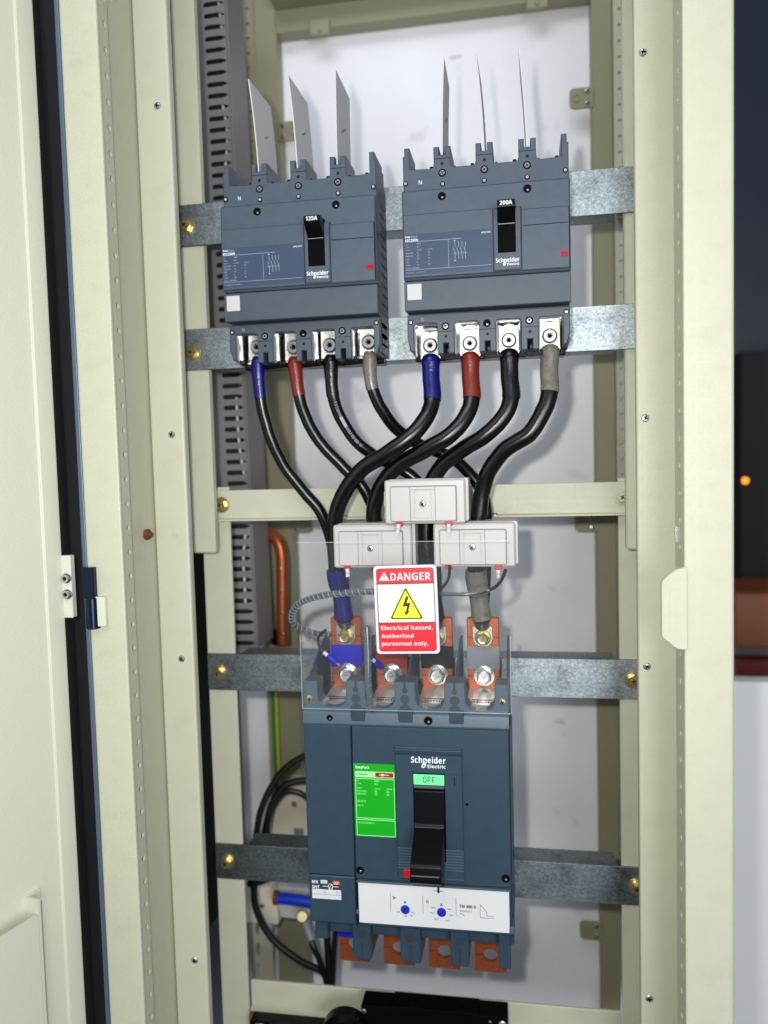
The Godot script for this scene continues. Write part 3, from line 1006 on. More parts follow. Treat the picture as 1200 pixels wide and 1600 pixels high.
# ------------------------------------------------------------------ barriers between phases
func make_barrier(label: String, x: float, top_dx: float, y_bottom: float) -> void:
	var o := thing("phase_barrier", label, "phase barrier", Vector3(x, y_bottom, 83), "phase barriers standing in the upper breakers")
	var b := Mb.new()
	var t := 0.55
	var n := 6
	for k in n:      # slightly bowed sheet
		var f0 := float(k) / n
		var f1 := float(k + 1) / n
		var xa := x + top_dx * (f0 * 0.4 + f0 * f0 * 0.6)
		var xb := x + top_dx * (f1 * 0.4 + f1 * f1 * 0.6)
		var ya := lerpf(y_bottom, 348.0, f0)
		var yb := lerpf(y_bottom, 348.0, f1)
		var ra := -top_dx * 0.25 * f0
		var rb := -top_dx * 0.25 * f1
		var za := 83.0
		var zb := 24.0
		b.quad(Vector3(xa - t, ya, za), Vector3(xa + t, ya, za), Vector3(xb + t, yb, za), Vector3(xb - t, yb, za))
		b.quad(Vector3(xa + t, ya, za), Vector3(xa + t + ra, ya, zb), Vector3(xb + t + rb, yb, zb), Vector3(xb + t, yb, za))
		b.quad(Vector3(xa - t + ra, ya, zb), Vector3(xa - t, ya, za), Vector3(xb - t, yb, za), Vector3(xb - t + rb, yb, zb))
		b.quad(Vector3(xa + t + ra, ya, zb), Vector3(xa - t + ra, ya, zb), Vector3(xb - t + rb, yb, zb), Vector3(xb + t + rb, yb, zb))
	var xt := x + top_dx
	b.quad(Vector3(xt - t, 348, 83), Vector3(xt + t, 348, 83), Vector3(xt + t - top_dx * 0.25, 348, 24), Vector3(xt - t - top_dx * 0.25, 348, 24))
	obj("sheet", b, M.barrier, o)
	b = Mb.new()
	var xm := x + top_dx * 0.35
	b.xf = Transform3D(Basis(Vector3.RIGHT, 0.5), Vector3(xm + t, 306, 55))
	b.box(0, 0.35, -1.0, 1.0, -10, 10)
	obj("moulded_mark", b, M.ink_grey, o)

# ------------------------------------------------------------------ the large breaker
func make_large_breaker() -> void:
	var c := thing("circuit_breaker", "large dark blue breaker with green label and black handle switched OFF", "circuit breaker", Vector3(0, -330, 0))
	var b: Mb
	b = Mb.new()
	b.prism(Mb.soft(V2([[-92.5, -446], [92.8, -446], [92.8, -226], [-92.5, -226]]), [2.0]), 0.4, 82, "z", 0.5)
	var case_ := obj("case", b, M.cvs, c)
	# main cover, left module, bevelled shoulder
	b = Mb.new()
	b.prism(Mb.soft(V2([[-49.2, -380.0], [91.6, -380.0], [91.6, -238.0], [-49.2, -238.0]]), [1.2]), 80, 105, "z", 0.8)
	obj("cover", b, M.cvs, c)
	b = Mb.new()
	b.prism(Mb.soft(V2([[-94.0, -378.4], [-50.0, -378.4], [-50.0, -238.0], [-94.0, -238.0]]), [1.2]), 80, 104.6, "z", 0.8)
	obj("accessory_cover", b, M.cvs, c)
	b = Mb.new()
	b.prism(Mb.soft(V2([[-238.4, 80], [-238.4, 103.2], [-236.2, 104.6], [-226.5, 102.5], [-223.4, 99.0], [-223.4, 80]]), [0.3, 0.8, 0.8, 1.0, 0.5, 0.3]), -94.2, 91.8, "x")
	obj("shoulder", b, M.cvs_light, c)
	for x in [-43.0, 0.4, 46.0]:
		b = Mb.new()
		b.box(x - 6.5, x + 6.5, -234.5, -222.0, 99, 104.0, 0.6)
		b.box(x - 4.6, x + 4.6, -232.6, -229.0, 103.9, 104.3)
		obj("clip_socket", b, M.cvs, c)
	b = Mb.new()
	b.box(-49.9, -49.3, -425, -238, 84, 105.1)
	obj("seam", b, M.groove, c)
	b = Mb.new()
	b.box(92.0, 93.4, -380, -236, 60, 96)
	obj("side_rib", b, M.cvs, c)
	# comb round the upper terminals
	var p := [[-94.5, -223.6], [-94.5, -198.5], [-81.0, -198.5], [-81.0, -212]]
	var r := [0.5, 1.0, 1.0, 0.5]
	for x in [-45.2, -0.2, 44.4]:
		var l: float = x - 9.2
		p.append_array([[l - 12.0, -222.6], [l - 0.0, -222.6], [l, -197.6], [x + 9.2, -197.6], [x + 9.2, -222.6]])
		r.append_array([9.0, 10.0, 0.8, 0.8, 10.0])
	p[4] = [-80.8, -222.6]
	p.remove_at(3)
	r.remove_at(3)
	r[3] = 10.0
	p = [[-94.5, -223.6], [-94.5, -198.5], [-81.0, -198.5], [-81.0, -222.6], [-54.4, -222.6], [-54.4, -197.6], [-36.0, -197.6], [-36.0, -222.6], [-9.4, -222.6], [-9.4, -197.6], [9.0, -197.6], [9.0, -222.6], [35.2, -222.6], [35.2, -197.6], [53.6, -197.6], [53.6, -222.6], [79.8, -222.6], [79.8, -198.5], [91.8, -198.5], [91.8, -223.6]]
	r = [0.0, 1.6, 1.6, 13.0, 13.0, 1.6, 1.6, 13.0, 13.0, 1.6, 1.6, 13.0, 13.0, 1.6, 1.6, 13.0, 13.0, 1.6, 1.6, 0.0]
	for q in p:
		if q[1] == -223.6: q[1] = -226.0
	b = Mb.new()
	b.prism(Mb.soft(V2(p), r, 6), 78, 100, "z", 0.7)
	obj("upper_comb", b, M.cvs_light, case_)
	for s in [[-94.0, -92.0], [-46.2, -44.2], [-1.2, 0.8], [43.4, 45.4], [89.8, 91.8]]:
		b = Mb.new()
		b.prism(PackedVector2Array(V2([[-226, 3], [-176, 3], [-176, 20], [-196.5, 79], [-226, 79]])), s[0], s[1], "x")
		obj("partition", b, M.cvs, case_)
	for x in [-45.2, -0.2, 44.4]:
		b = Mb.new()
		b.lathe(Vector3(x, -213.6, 99.9), Vector3.BACK, [Vector2(4.3, 0), Vector2(4.3, 0.3), Vector2(0, 0.3)], 18)
		b.lathe(Vector3(x, -205.6, 99.9), Vector3.BACK, [Vector2(2.6, 0), Vector2(2.6, 0.3), Vector2(0, 0.3)], 14)
		b.box(x - 1.0, x + 1.0, -205, -196.8, 99.4, 100.25)
		b.lathe(Vector3(x, -223.0, 99.9), Vector3.BACK, [Vector2(5.2, 0), Vector2(5.2, 0.35), Vector2(0, 0.35)], 18)
		obj("comb_recess", b, M.cvs_recess, case_)
	# tin plated terminal pads seen at the foot of each arch
	for x in [-67.8, -22.6, 22.2, 67.0]:
		b = Mb.new()
		b.prism(Mb.soft(V2([[-232, 24], [-219.8, 24], [-219.8, 40], [-221.8, 62], [-221.0, 86], [-223.2, 92], [-232, 92]]), [0.3, 0.5, 6.0, 6.0, 3.0, 1.0, 0.3]), x - 13.6, x + 13.6, "x")
		var t := obj("terminal_pad", b, M.pad, c)
		b = Mb.new()
		for k in 6:
			b.box(x - 7.5 + k * 2.6, x - 5.9 + k * 2.6, -221.9, -220.9, 76, 79.2)
		b.box(x - 9.5, x + 9.5, -222.0, -221.0, 70.0, 70.6)
		obj("stamped_mark", b, M.recess, t)
	# operating handle
	b = Mb.new()
	b.prism(Mb.soft(V2([[-9.8, -376.5], [50.6, -376.5], [50.6, -254.4], [-9.8, -254.4]]), [1.5]), 104, 107.4, "z", 1.0)
	b.prism(Mb.soft(V2([[-256.0, 106], [-256.0, 109.4], [-260.5, 108.6], [-262, 106]]), [0.3, 0.8, 0.8, 0.3]), -9.4, 50.2, "x")
	obj("handle_plate", b, M.cvs, c)
	b = Mb.new()
	b.box(-9.2, 6.4, -345, -275.0, 107.3, 107.9, 0.4)
	b.box(34.9, 50.0, -345, -275.0, 107.3, 107.9, 0.4)
	obj("handle_guide", b, M.cvs, c)
	for k in 8:
		for s in [[-9.0, 4.2], [34.4, 50.2]]:
			b = Mb.new()
			b.box(s[0], s[1], -348.0 - k * 2.55, -346.8 - k * 2.55, 107.3, 108.0)
			obj("grip_rib", b, M.cvs_light, c)
	b = Mb.new()
	b.box(34.4, 50.2, -374.2, -373.4, 107.3, 107.9)
	obj("grip_rib", b, M.cvs_light, c)
	b = Mb.new()
	b.box(6.4, 34.8, -358.0, -277.6, 104, 107.7)
	obj("handle_slot", b, M.black_matt, c)
	b = Mb.new()
	b.box(6.9, 34.3, -288.0, -278.6, 107.5, 108.1)
	obj("position_flag", b, M.off_green, c)
	print_on("OFF", 20.6, -283.2, 108.1, 5.6, M.ink, c, false, 0, 10.6, "lettering", "Droid Sans Mono")
	b = Mb.new()
	b.box(6.9, 34.3, -291.2, -288.6, 107.5, 108.6, 0.3)
	obj("flag_sill", b, M.cvs_light, c)
	print_on("I", 43.4, -284.0, 107.9, 6.8, M.groove, c, true, 0, 1.6)
	b = Mb.new()
	b.prism(Mb.soft(V2([[-292.4, 106], [-292.4, 110], [-323.0, 113.5], [-327.5, 121], [-343.5, 146], [-356.5, 148.5], [-361.0, 143], [-352, 106]]), [0.3, 1.5, 3.0, 4.0, 3.0, 2.0, 2.0, 0.3], 4), 7.4, 33.8, "x", 0.8, true)
	obj("handle", b, M.black, c)
	b = Mb.new()
	b.box(8.0, 33.2, -324.6, -323.6, 114.2, 115.2)
	b.box(8.8, 32.6, -351.0, -350.2, 148.0, 149.0)
	obj("handle_highlight", b, M.screw, c)  # bright strips along the handle's ridges, highlights put in as colour
	b = Mb.new()
	b.box(-4.2, 3.0, -374.0, -366.8, 107.0, 109.0, 0.5)
	obj("trip_button", b, M.red, c)
	maker(20.4, -265.4, 107.5, 30.8, c)
	# green label
	b = Mb.new()
	b.box(-48.2, -10.6, -339.6, -271.8, 104.8, 105.25)
	var g := obj("green_label", b, M.green_label, c)
	b = Mb.new()
	b.prism(Mb.rr(-47.0, -10.8, -284.4, -279.0, 1.0), 105.2, 105.4)
	b.box(-46.8, -11.0, -286.0, -285.5, 105.2, 105.4)
	b.box(-46.8, -46.3, -322.0, -286.0, 105.2, 105.4)
	b.box(-11.5, -11.0, -322.0, -286.0, 105.2, 105.4)
	b.box(-46.8, -11.0, -322.6, -322.1, 105.2, 105.4)
	b.box(-46.8, -11.0, -324.2, -323.7, 105.2, 105.4)
	b.box(-46.8, -46.3, -338.6, -324.2, 105.2, 105.4)
	b.box(-11.5, -11.0, -338.6, -324.2, 105.2, 105.4)
	b.box(-46.8, -11.0, -338.8, -338.3, 105.2, 105.4)
	obj("printed_frame", b, M.green_print, g)
	b = Mb.new()
	b.prism(Mb.rr(-28.4, -11.6, -283.8, -279.6, 0.9), 105.35, 105.55)
	obj("red_tab", b, M.red, g)
	b = Mb.new()
	b.box(-24.6, -15.8, -281.95, -281.45, 105.5, 105.65)
	b.box(-22.6, -20.8, -282.6, -280.8, 105.5, 105.66)
	obj("tab_symbol", b, M.print_white, g)
	print_on("EasyPact", -46.2, -275.6, 105.25, 3.0, M.print_white, g, true, -1, 12.4)
	print_on("CVS400N", -46.2, -281.7, 105.4, 2.0, M.ink_grey, g, true, -1)
	var rows := [[-287.6, "Ui", "690V", ""], [-290.4, "Uimp", "8kV", ""], [-294.6, "Ue(V)", "Icu(kA)", "Ics(kA)"], [-297.3, "220/240~", "85", "85"], [-299.8, "380/415~", "50", "50"], [-306.6, "50/60Hz", "", ""], [-310.6, "Cat A", "", ""], [-326.8, "IEC/EN 60947-2", "", ""]]
	for q in rows:
		print_on(q[1], -45.4, q[0], 105.25, 1.6, M.green_print, g, false, -1, 0.0, "small_print")
		if q[2]: print_on(q[2], -29.2, q[0], 105.25, 1.6, M.green_print, g, false, -1, 0.0, "small_print")
		if q[3]: print_on(q[3], -18.2, q[0], 105.25, 1.6, M.green_print, g, false, -1, 0.0, "small_print")
	# shunt trip marking, lower left
	b = Mb.new()
	b.prism(Mb.soft(V2([[-93.4, -424.0], [-50.2, -424.0], [-50.2, -379.4], [-93.4, -379.4]]), [1.0]), 80, 104.4, "z", 0.8)
	obj("accessory_cover", b, M.cvs, c)
	print_on("MX", -90.8, -385.6, 104.5, 2.9, M.print_white, c, true, -1)
	print_on("SHT", -90.8, -390.4, 104.5, 2.9, M.print_white, c, true, -1)
	b = Mb.new()
	b.box(-91.0, -63.6, -401.4, -392.4, 104.3, 104.75)
	var wl := obj("white_label", b, M.white, c)
	print_on("V", -79.4, -395.2, 104.8, 1.7, M.ink_grey, wl)
	print_on("C1", -67.0, -395.0, 104.8, 1.6, M.ink_grey, wl)
	b = Mb.new()
	b.box(-91, -63.6, -397.2, -396.9, 104.7, 104.85)
	b.box(-78.2, -77.9, -396.9, -392.4, 104.7, 104.85)
	obj("printed_line", b, M.ink_grey, wl)
	b = Mb.new()
	b.box(-82.6, -76.4, -386.8, -383.6, 104.3, 104.7)
	obj("terminal_tag", b, M.white, c)
	b = Mb.new()
	b.box(-71.0, -64.8, -387.2, -384.0, 104.3, 104.7)
	obj("terminal_tag", b, M.orange_tag, c)
	print_on("C1", -79.5, -385.2, 104.75, 2.0, M.ink_grey, c)
	print_on("C2", -67.9, -385.6, 104.75, 2.0, M.print_white, c)
	b = Mb.new()
	for q in [[-75.4, -74.9, -392.0, -386.8], [-72.0, -71.5, -392.0, -386.8], [-75.4, -71.5, -387.2, -386.8], [-75.4, -71.5, -392.0, -391.6], [-81.0, -75.4, -389.6, -389.2], [-71.5, -66.0, -389.6, -389.2]]:
		b.box(q[0], q[1], q[2], q[3], 104.3, 104.65)
	b.prism(PackedVector2Array(V2([[-74.9, -391.4], [-74.4, -391.4], [-72.0, -387.4], [-72.5, -387.4]])), 104.3, 104.65)
	obj("printed_symbol", b, M.print_white, c)
	# trip unit with its white panel
	b = Mb.new()
	b.prism(Mb.soft(V2([[-48.6, -424.0], [91.0, -424.0], [91.0, -380.8], [-48.6, -380.8]]), [1.0]), 80, 104.4, "z", 0.8)
	obj("trip_unit", b, M.cvs, c)
	b = Mb.new()
	b.prism(Mb.rr(-46.9, 89.4, -420.6, -382.4, 0.8), 104, 106.6, "z", 0.4)
	var wp := obj("white_panel", b, M.white, c)
	b = Mb.new()
	b.box(-48.4, 91.0, -382.0, -380.4, 103, 108.0, 0.4)
	obj("panel_sill", b, M.cvs_light, c)
	for q in [[-3.9, -405.0], [29.1, -405.2]]:
		b = Mb.new()
		b.lathe(Vector3(q[0], q[1], 106.5), Vector3.BACK, [Vector2(4.1, 0), Vector2(4.1, 1.0), Vector2(3.6, 1.5), Vector2(0, 1.5)], 24)
		var dial := obj("dial", b, M.dial_blue, c)
		b = Mb.new()
		b.xf = Transform3D(Basis(Vector3.BACK, 0.7), Vector3(q[0], q[1], 108.0))
		b.box(-2.6, 2.6, -0.35, 0.35, -0.1, 0.12)
		obj("dial_slot", b, M.ink, dial)
	for q in [["Ir", -13.8, -394.6, 2.6], ["A", -3.9, -398.2, 2.6], ["Ii", 16.4, -396.4, 2.6], ["A", 29.1, -398.4, 2.6]]:
		print_on(q[0], q[1], q[2], 106.65, q[3], M.ink, wp, true)
	print_on("TM 400 D", 45.2, -398.4, 106.65, 2.7, M.ink, wp, true, -1, 14.8)
	print_on("400A/40°C", 45.2, -402.8, 106.65, 1.6, M.ink_grey, wp, false, -1, 11.0)
	for q in [["280", -10.4, -407.8], ["320", -3.9, -411.4], ["360", 1.6, -410.4], ["400", 3.0, -407.6], ["2000", 21.8, -401.6], ["2400", 20.4, -406.4], ["2800", 24.0, -412.0], ["3200", 34.4, -412.6], ["3600", 38.0, -407.6], ["4000", 36.2, -402.0]]:
		print_on(q[0], q[1], q[2], 106.65, 1.25, M.ink_grey, wp, false, 0, 0.0, "small_print")
	b = Mb.new()
	for x in [-17.4, 12.4, 42.2]:
		b.box(x - 0.2, x + 0.2, -408.0, -391.0, 106.5, 106.75)
	b.box(63.4, 63.8, -408.0, -395.5, 106.5, 106.75)
	b.box(63.4, 75.5, -408.0, -407.6, 106.5, 106.75)
	b.prism(PackedVector2Array(V2([[63.9, -396.2], [69.2, -402.6], [69.2, -406.2], [75.5, -406.2], [75.5, -405.8], [69.6, -405.8], [69.6, -402.4], [64.2, -395.8]])), 106.5, 106.75)
	b.prism(PackedVector2Array(V2([[45.4, -405.4], [46.6, -404.8], [47.8, -405.2], [49.0, -406.8], [50.2, -406.6], [50.2, -407.0], [48.8, -407.2], [47.6, -405.6], [46.6, -405.2], [45.6, -405.8]])), 106.5, 106.75)
	obj("printed_curve", b, M.ink_grey, wp)
	b = Mb.new()
	b.box(25.8, 27.6, -387.6, -381.6, 106.0, 107.2, 0.3)
	b.box(22.4, 31.0, -386.0, -385.6, 106.5, 106.75)
	obj("panel_notch", b, M.groove, wp)
	b = Mb.new()
	b.box(89.2, 93.6, -420.4, -414.6, 92, 107.6, 0.5)
	obj("panel_latch", b, M.cvs_light, c)
	b = Mb.new()
	b.box(-49.4, -47.2, -412.6, -408.8, 100, 107.0, 0.4)
	obj("panel_latch", b, M.cvs_light, c)
	# lower comb
	p = [[-93.0, -424.4], [-93.0, -448], [-80.5, -448], [-80.5, -431.0], [-57.0, -431.0], [-57.0, -465.0], [-39.4, -465.0], [-39.4, -431.0], [-11.8, -431.0], [-11.8, -464.8], [7.4, -464.8], [7.4, -431.0], [34.8, -431.0], [34.8, -464.4], [51.6, -464.4], [51.6, -431.0], [78.8, -431.0], [78.8, -463.6], [89.4, -463.6], [89.4, -424.4]]
	b = Mb.new()
	b.prism(Mb.soft(V2(p), [1.8]), 46, 92, "z", 0.8)
	obj("lower_comb", b, M.cvs, case_)
	print_on("N", -77.0, -428.4, 92.0, 2.4, M.print_dim, c, false)
	print_on("4P4D", -65.0, -428.4, 92.0, 2.2, M.print_dim, c, false)
	b = Mb.new()
	for x in [-48.2, -2.0, 43.4]:
		b.lathe(Vector3(x, -440.8, 91.9), Vector3.BACK, [Vector2(4.4, 0), Vector2(4.4, 0.3), Vector2(0, 0.3)], 18)
		b.box(x - 6.5, x + 6.5, -430.0, -425.4, 91.4, 92.3)
		b.lathe(Vector3(x, -449.6, 91.9), Vector3.BACK, [Vector2(2.4, 0), Vector2(2.4, 0.3), Vector2(0, 0.3)], 14)
		b.box(x - 1.1, x + 1.1, -463.6, -449.6, 91.6, 92.25)
	b.lathe(Vector3(-86.2, -432.4, 91.9), Vector3.BACK, [Vector2(1.6, 0), Vector2(1.6, 0.3), Vector2(0, 0.3)], 12)
	obj("comb_recess", b, M.cvs_recess, case_)
	for q in [[-69.2, -230.8, 104.2, 2.8], [20.9, -231.0, 104.2, 3.9], [-45.0, -371.8, 104.9, 3.6], [86.6, -371.2, 104.9, 3.8]]:
		place("screw", fastener("hole", q[3], M.screw), Vector3(q[0], q[1], q[2]), c)
	for q in [[-88.6, -214.6], [86.4, -213.6]]:
		place("screw", fastener("pan", 3.2, M.gold_zinc), Vector3(q[0], q[1], 99.9), c, Vector3(0, 0, 0.5))
	b = Mb.new()
	b.lathe(Vector3(53.8, -305.4, 104.9), Vector3.BACK, [Vector2(1.4, 0), Vector2(1.4, 0.25), Vector2(0, 0.25)], 12)
	obj("pin_hole", b, M.black_matt, c)

# ------------------------------------------------------------------ copper
func make_busbars() -> void:
	var tape := [M.blue_tape, M.red_tape, M.black_tape, M.grey_tape]
	var words := ["blue", "red", "black", "grey"]
	var seat := ["at the far left of the large breaker", "behind the danger sign", "half hidden by the danger sign", "at the far right of the large breaker"]
	for k in 4:
		var x := -68.0 + 45.0 * k
		var t := thing("busbar", "short upright copper bar wrapped in %s tape, %s" % [words[k], seat[k]], "busbar", Vector3(x, -222, 30), "copper bars on the upper terminals of the large breaker")
		var b := Mb.new()
		b.prism(Mb.rr(x - 15.4, x + 15.4, -221, -152.2, 2.0), 27, 32, "z", 0.6)
		obj("bar", b, M.copper, t)
		b = Mb.new()
		b.prism(Mb.rr(x - 15.8, x + 15.8, -202.6, -180.4, 0.6), 26.4, 32.7, "z", 0.3)
		obj("tape", b, tape[k], t)
		b = Mb.new()
		b.box(x - 15.45, x - 9.4, -171.6, -171.1, 31.9, 32.2)
		b.box(x + 9.6, x + 15.45, -171.6, -171.1, 31.9, 32.2)
		b.box(x - 15.45, x - 9.4, -209.6, -209.1, 31.9, 32.2)
		b.box(x + 9.6, x + 15.45, -209.6, -209.1, 31.9, 32.2)
		obj("seam", b, M.recess, t)
		place("bolt", fastener("bolt", 10.2, M.steel), Vector3(x + 0.6, -208.6, 31.9), t, Vector3(0, 0, 0.35 * k))
	# lower bars, free ends with a hole
	for k in 4:
		var x := -70.0 + 46.0 * k
		var t := thing("busbar", ["bare copper bar end with blue tape below the left end of the large breaker", "bare copper bar end, second from left below the large breaker", "bare copper bar end, third from left below the large breaker", "bare copper bar end with open hole below the right end of the large breaker"][k], "busbar", Vector3(x, -460, 25), "copper bar ends below the large breaker")
		var b := Mb.new()
		var at := func(u: float, v: float, w: float) -> Vector3: return Vector3(u, v, 28.0 + w)
		b.cell(x - 15.6, x + 15.6, -509.5, -478.0, Vector2(x, -492.5), circle(Vector2(x, -492.5), 7.0, 7.0, 20), at, 5.0)
		var atb := func(u: float, v: float, w: float) -> Vector3: return Vector3(-u, v, 23.0 - w)
		b.cell(-x - 15.6, -x + 15.6, -509.5, -478.0, Vector2(-x, -492.5), circle(Vector2(-x, -492.5), 7.0, 7.0, 20), atb, 0.01)
		b.box(x - 15.6, x + 15.6, -478.0, -442, 23, 28)
		b.quad(Vector3(x - 15.6, -509.5, 23), Vector3(x - 15.6, -509.5, 28), Vector3(x - 15.6, -478, 28), Vector3(x - 15.6, -478, 23))
		b.quad(Vector3(x + 15.6, -509.5, 28), Vector3(x + 15.6, -509.5, 23), Vector3(x + 15.6, -478, 23), Vector3(x + 15.6, -478, 28))
		b.quad(Vector3(x - 15.6, -509.5, 23), Vector3(x + 15.6, -509.5, 23), Vector3(x + 15.6, -509.5, 28), Vector3(x - 15.6, -509.5, 28))
		obj("bar", b, M.copper, t)
		b = Mb.new()
		b.box(x - 15.65, x - 7.6, -492.2, -491.7, 27.95, 28.15)
		b.box(x + 7.6, x + 15.65, -492.2, -491.7, 27.95, 28.15)
		obj("seam", b, M.recess, t)
		if k == 0:
			b = Mb.new()
			b.box(x - 16.2, x + 16.2, -484.5, -444, 22.4, 28.8, 0.4)
			obj("tape", b, M.blue_tape, t)

# ------------------------------------------------------------------ power cables
func make_cable(label: String, path: Array, r: float, sleeve: Material, sleeve_len: int, r2: float, low: Material, bolt_x: float, front: bool) -> Node3D:
	var pts := V3(path)
	var t := thing("power_cable", label, "cable", pts[0], "thick black cables from the two upper breakers")
	var c := Mb.curve(pts, 8)
	var b := Mb.new()
	var wob := noise(0.03, FastNoiseLite.TYPE_SIMPLEX_SMOOTH, int(absf(pts[0].x)) + 3)
	var fat := []
	for i in c.size():
		fat.append(r * (1.0 + 0.025 * wob.get_noise_2d(i * 9.0, 4.0)))
		if i > 20 and i < c.size() - 20:
			c[i] += Vector3(wob.get_noise_2d(i * 4.0, 50.0), wob.get_noise_2d(i * 4.0, 90.0), 0) * 0.45
	b.tube(c, fat, 18)
	obj("jacket", b, M.cable, t)
	# heat-shrink sleeve at the top, a little lumpy over the crimp
	b = Mb.new()
	var part := c.slice(0, sleeve_len)
	part.insert(0, pts[0] + Vector3(0, 2.0, -1.6))
	var rad := []
	for i in part.size():
		var f := float(i) / (part.size() - 1)
		rad.append(maxf(r * 1.075, r2 * (1.0 + 0.06 * sin(f * 7.0 + r) + 0.03 * wob.get_noise_2d(i * 22.0, 7.0) - 0.07 * f)))
	b.tube(part, rad, 18)
	obj("sleeve", b, sleeve, t)
	# palm of the lug, its barrel and screw
	var x: float = pts[0].x
	var z: float = pts[0].z
	b = Mb.new()
	var y0: float = pts[0].y + 1.0
	b.prism(Mb.soft(V2([[x - 9.6, y0 + 1.5], [x + 9.6, y0 + 1.5], [x + 9.4, y0 + 7.0], [x + 9.2, y0 + 27], [x + 6.0, y0 + 27.6], [x, y0 + 26.0], [x - 6.0, y0 + 27.6], [x - 9.2, y0 + 27], [x - 9.4, y0 + 7]]), [1.2, 1.2, 2, 2, 2, 5, 2, 2, 2]), z - 3.2, z, "z", 0.6)
	b.tube(PackedVector3Array([Vector3(x, y0 + 5.0, z - 1.5), Vector3(x, y0 + 1.5, z - 1.0), Vector3(x, y0 - 6.0, z - 0.5)]), [r2 * 0.7, r2 * 0.92, r2 * 0.93], 16)
	var lug := obj("lug", b, M.tin, t)
	place("screw", fastener("socket", 7.4, M.steel), Vector3(x, y0 + 13.8, z - 0.1), lug)
	# lower end
	var n := c.size()
	if low:
		b = Mb.new()
		part = c.slice(n - 17, n)
		rad = []
		for i in part.size():
			var f := float(i) / (part.size() - 1)
			rad.append((r2 + 1.6) * (1.0 + 0.06 * sin(f * 8.0) - 0.08 * f))
		b.tube(part, rad, 18)
		obj("sleeve", b, low, t)
	b = Mb.new()
	var e: Vector3 = pts[pts.size() - 1]
	var zz := 32.0 if front else 26.9
	var d := 3.4 if front else -3.4
	b.tube(PackedVector3Array([e, Vector3(bolt_x, -160, zz + d * 0.9)]), [r2 * 1.0, r2 * 0.8], 16)
	b.prism(Mb.soft(V2([[bolt_x - 9.6, -160], [bolt_x + 9.6, -160], [bolt_x + 9.6, -175], [bolt_x + 5, -179.5], [bolt_x - 5, -179.5], [bolt_x - 9.6, -175]]), [0.6, 0.6, 3, 3, 3, 3]), minf(zz, zz + d), maxf(zz, zz + d), "z", 0.6)
	lug = obj("lug", b, M.tin, t)
	if front:
		place("bolt", fastener("bolt", 7.8, M.pale_brass), Vector3(bolt_x + 0.4, -170.6, zz + d - 0.1), lug, Vector3(0, 0, bolt_x))
	return t

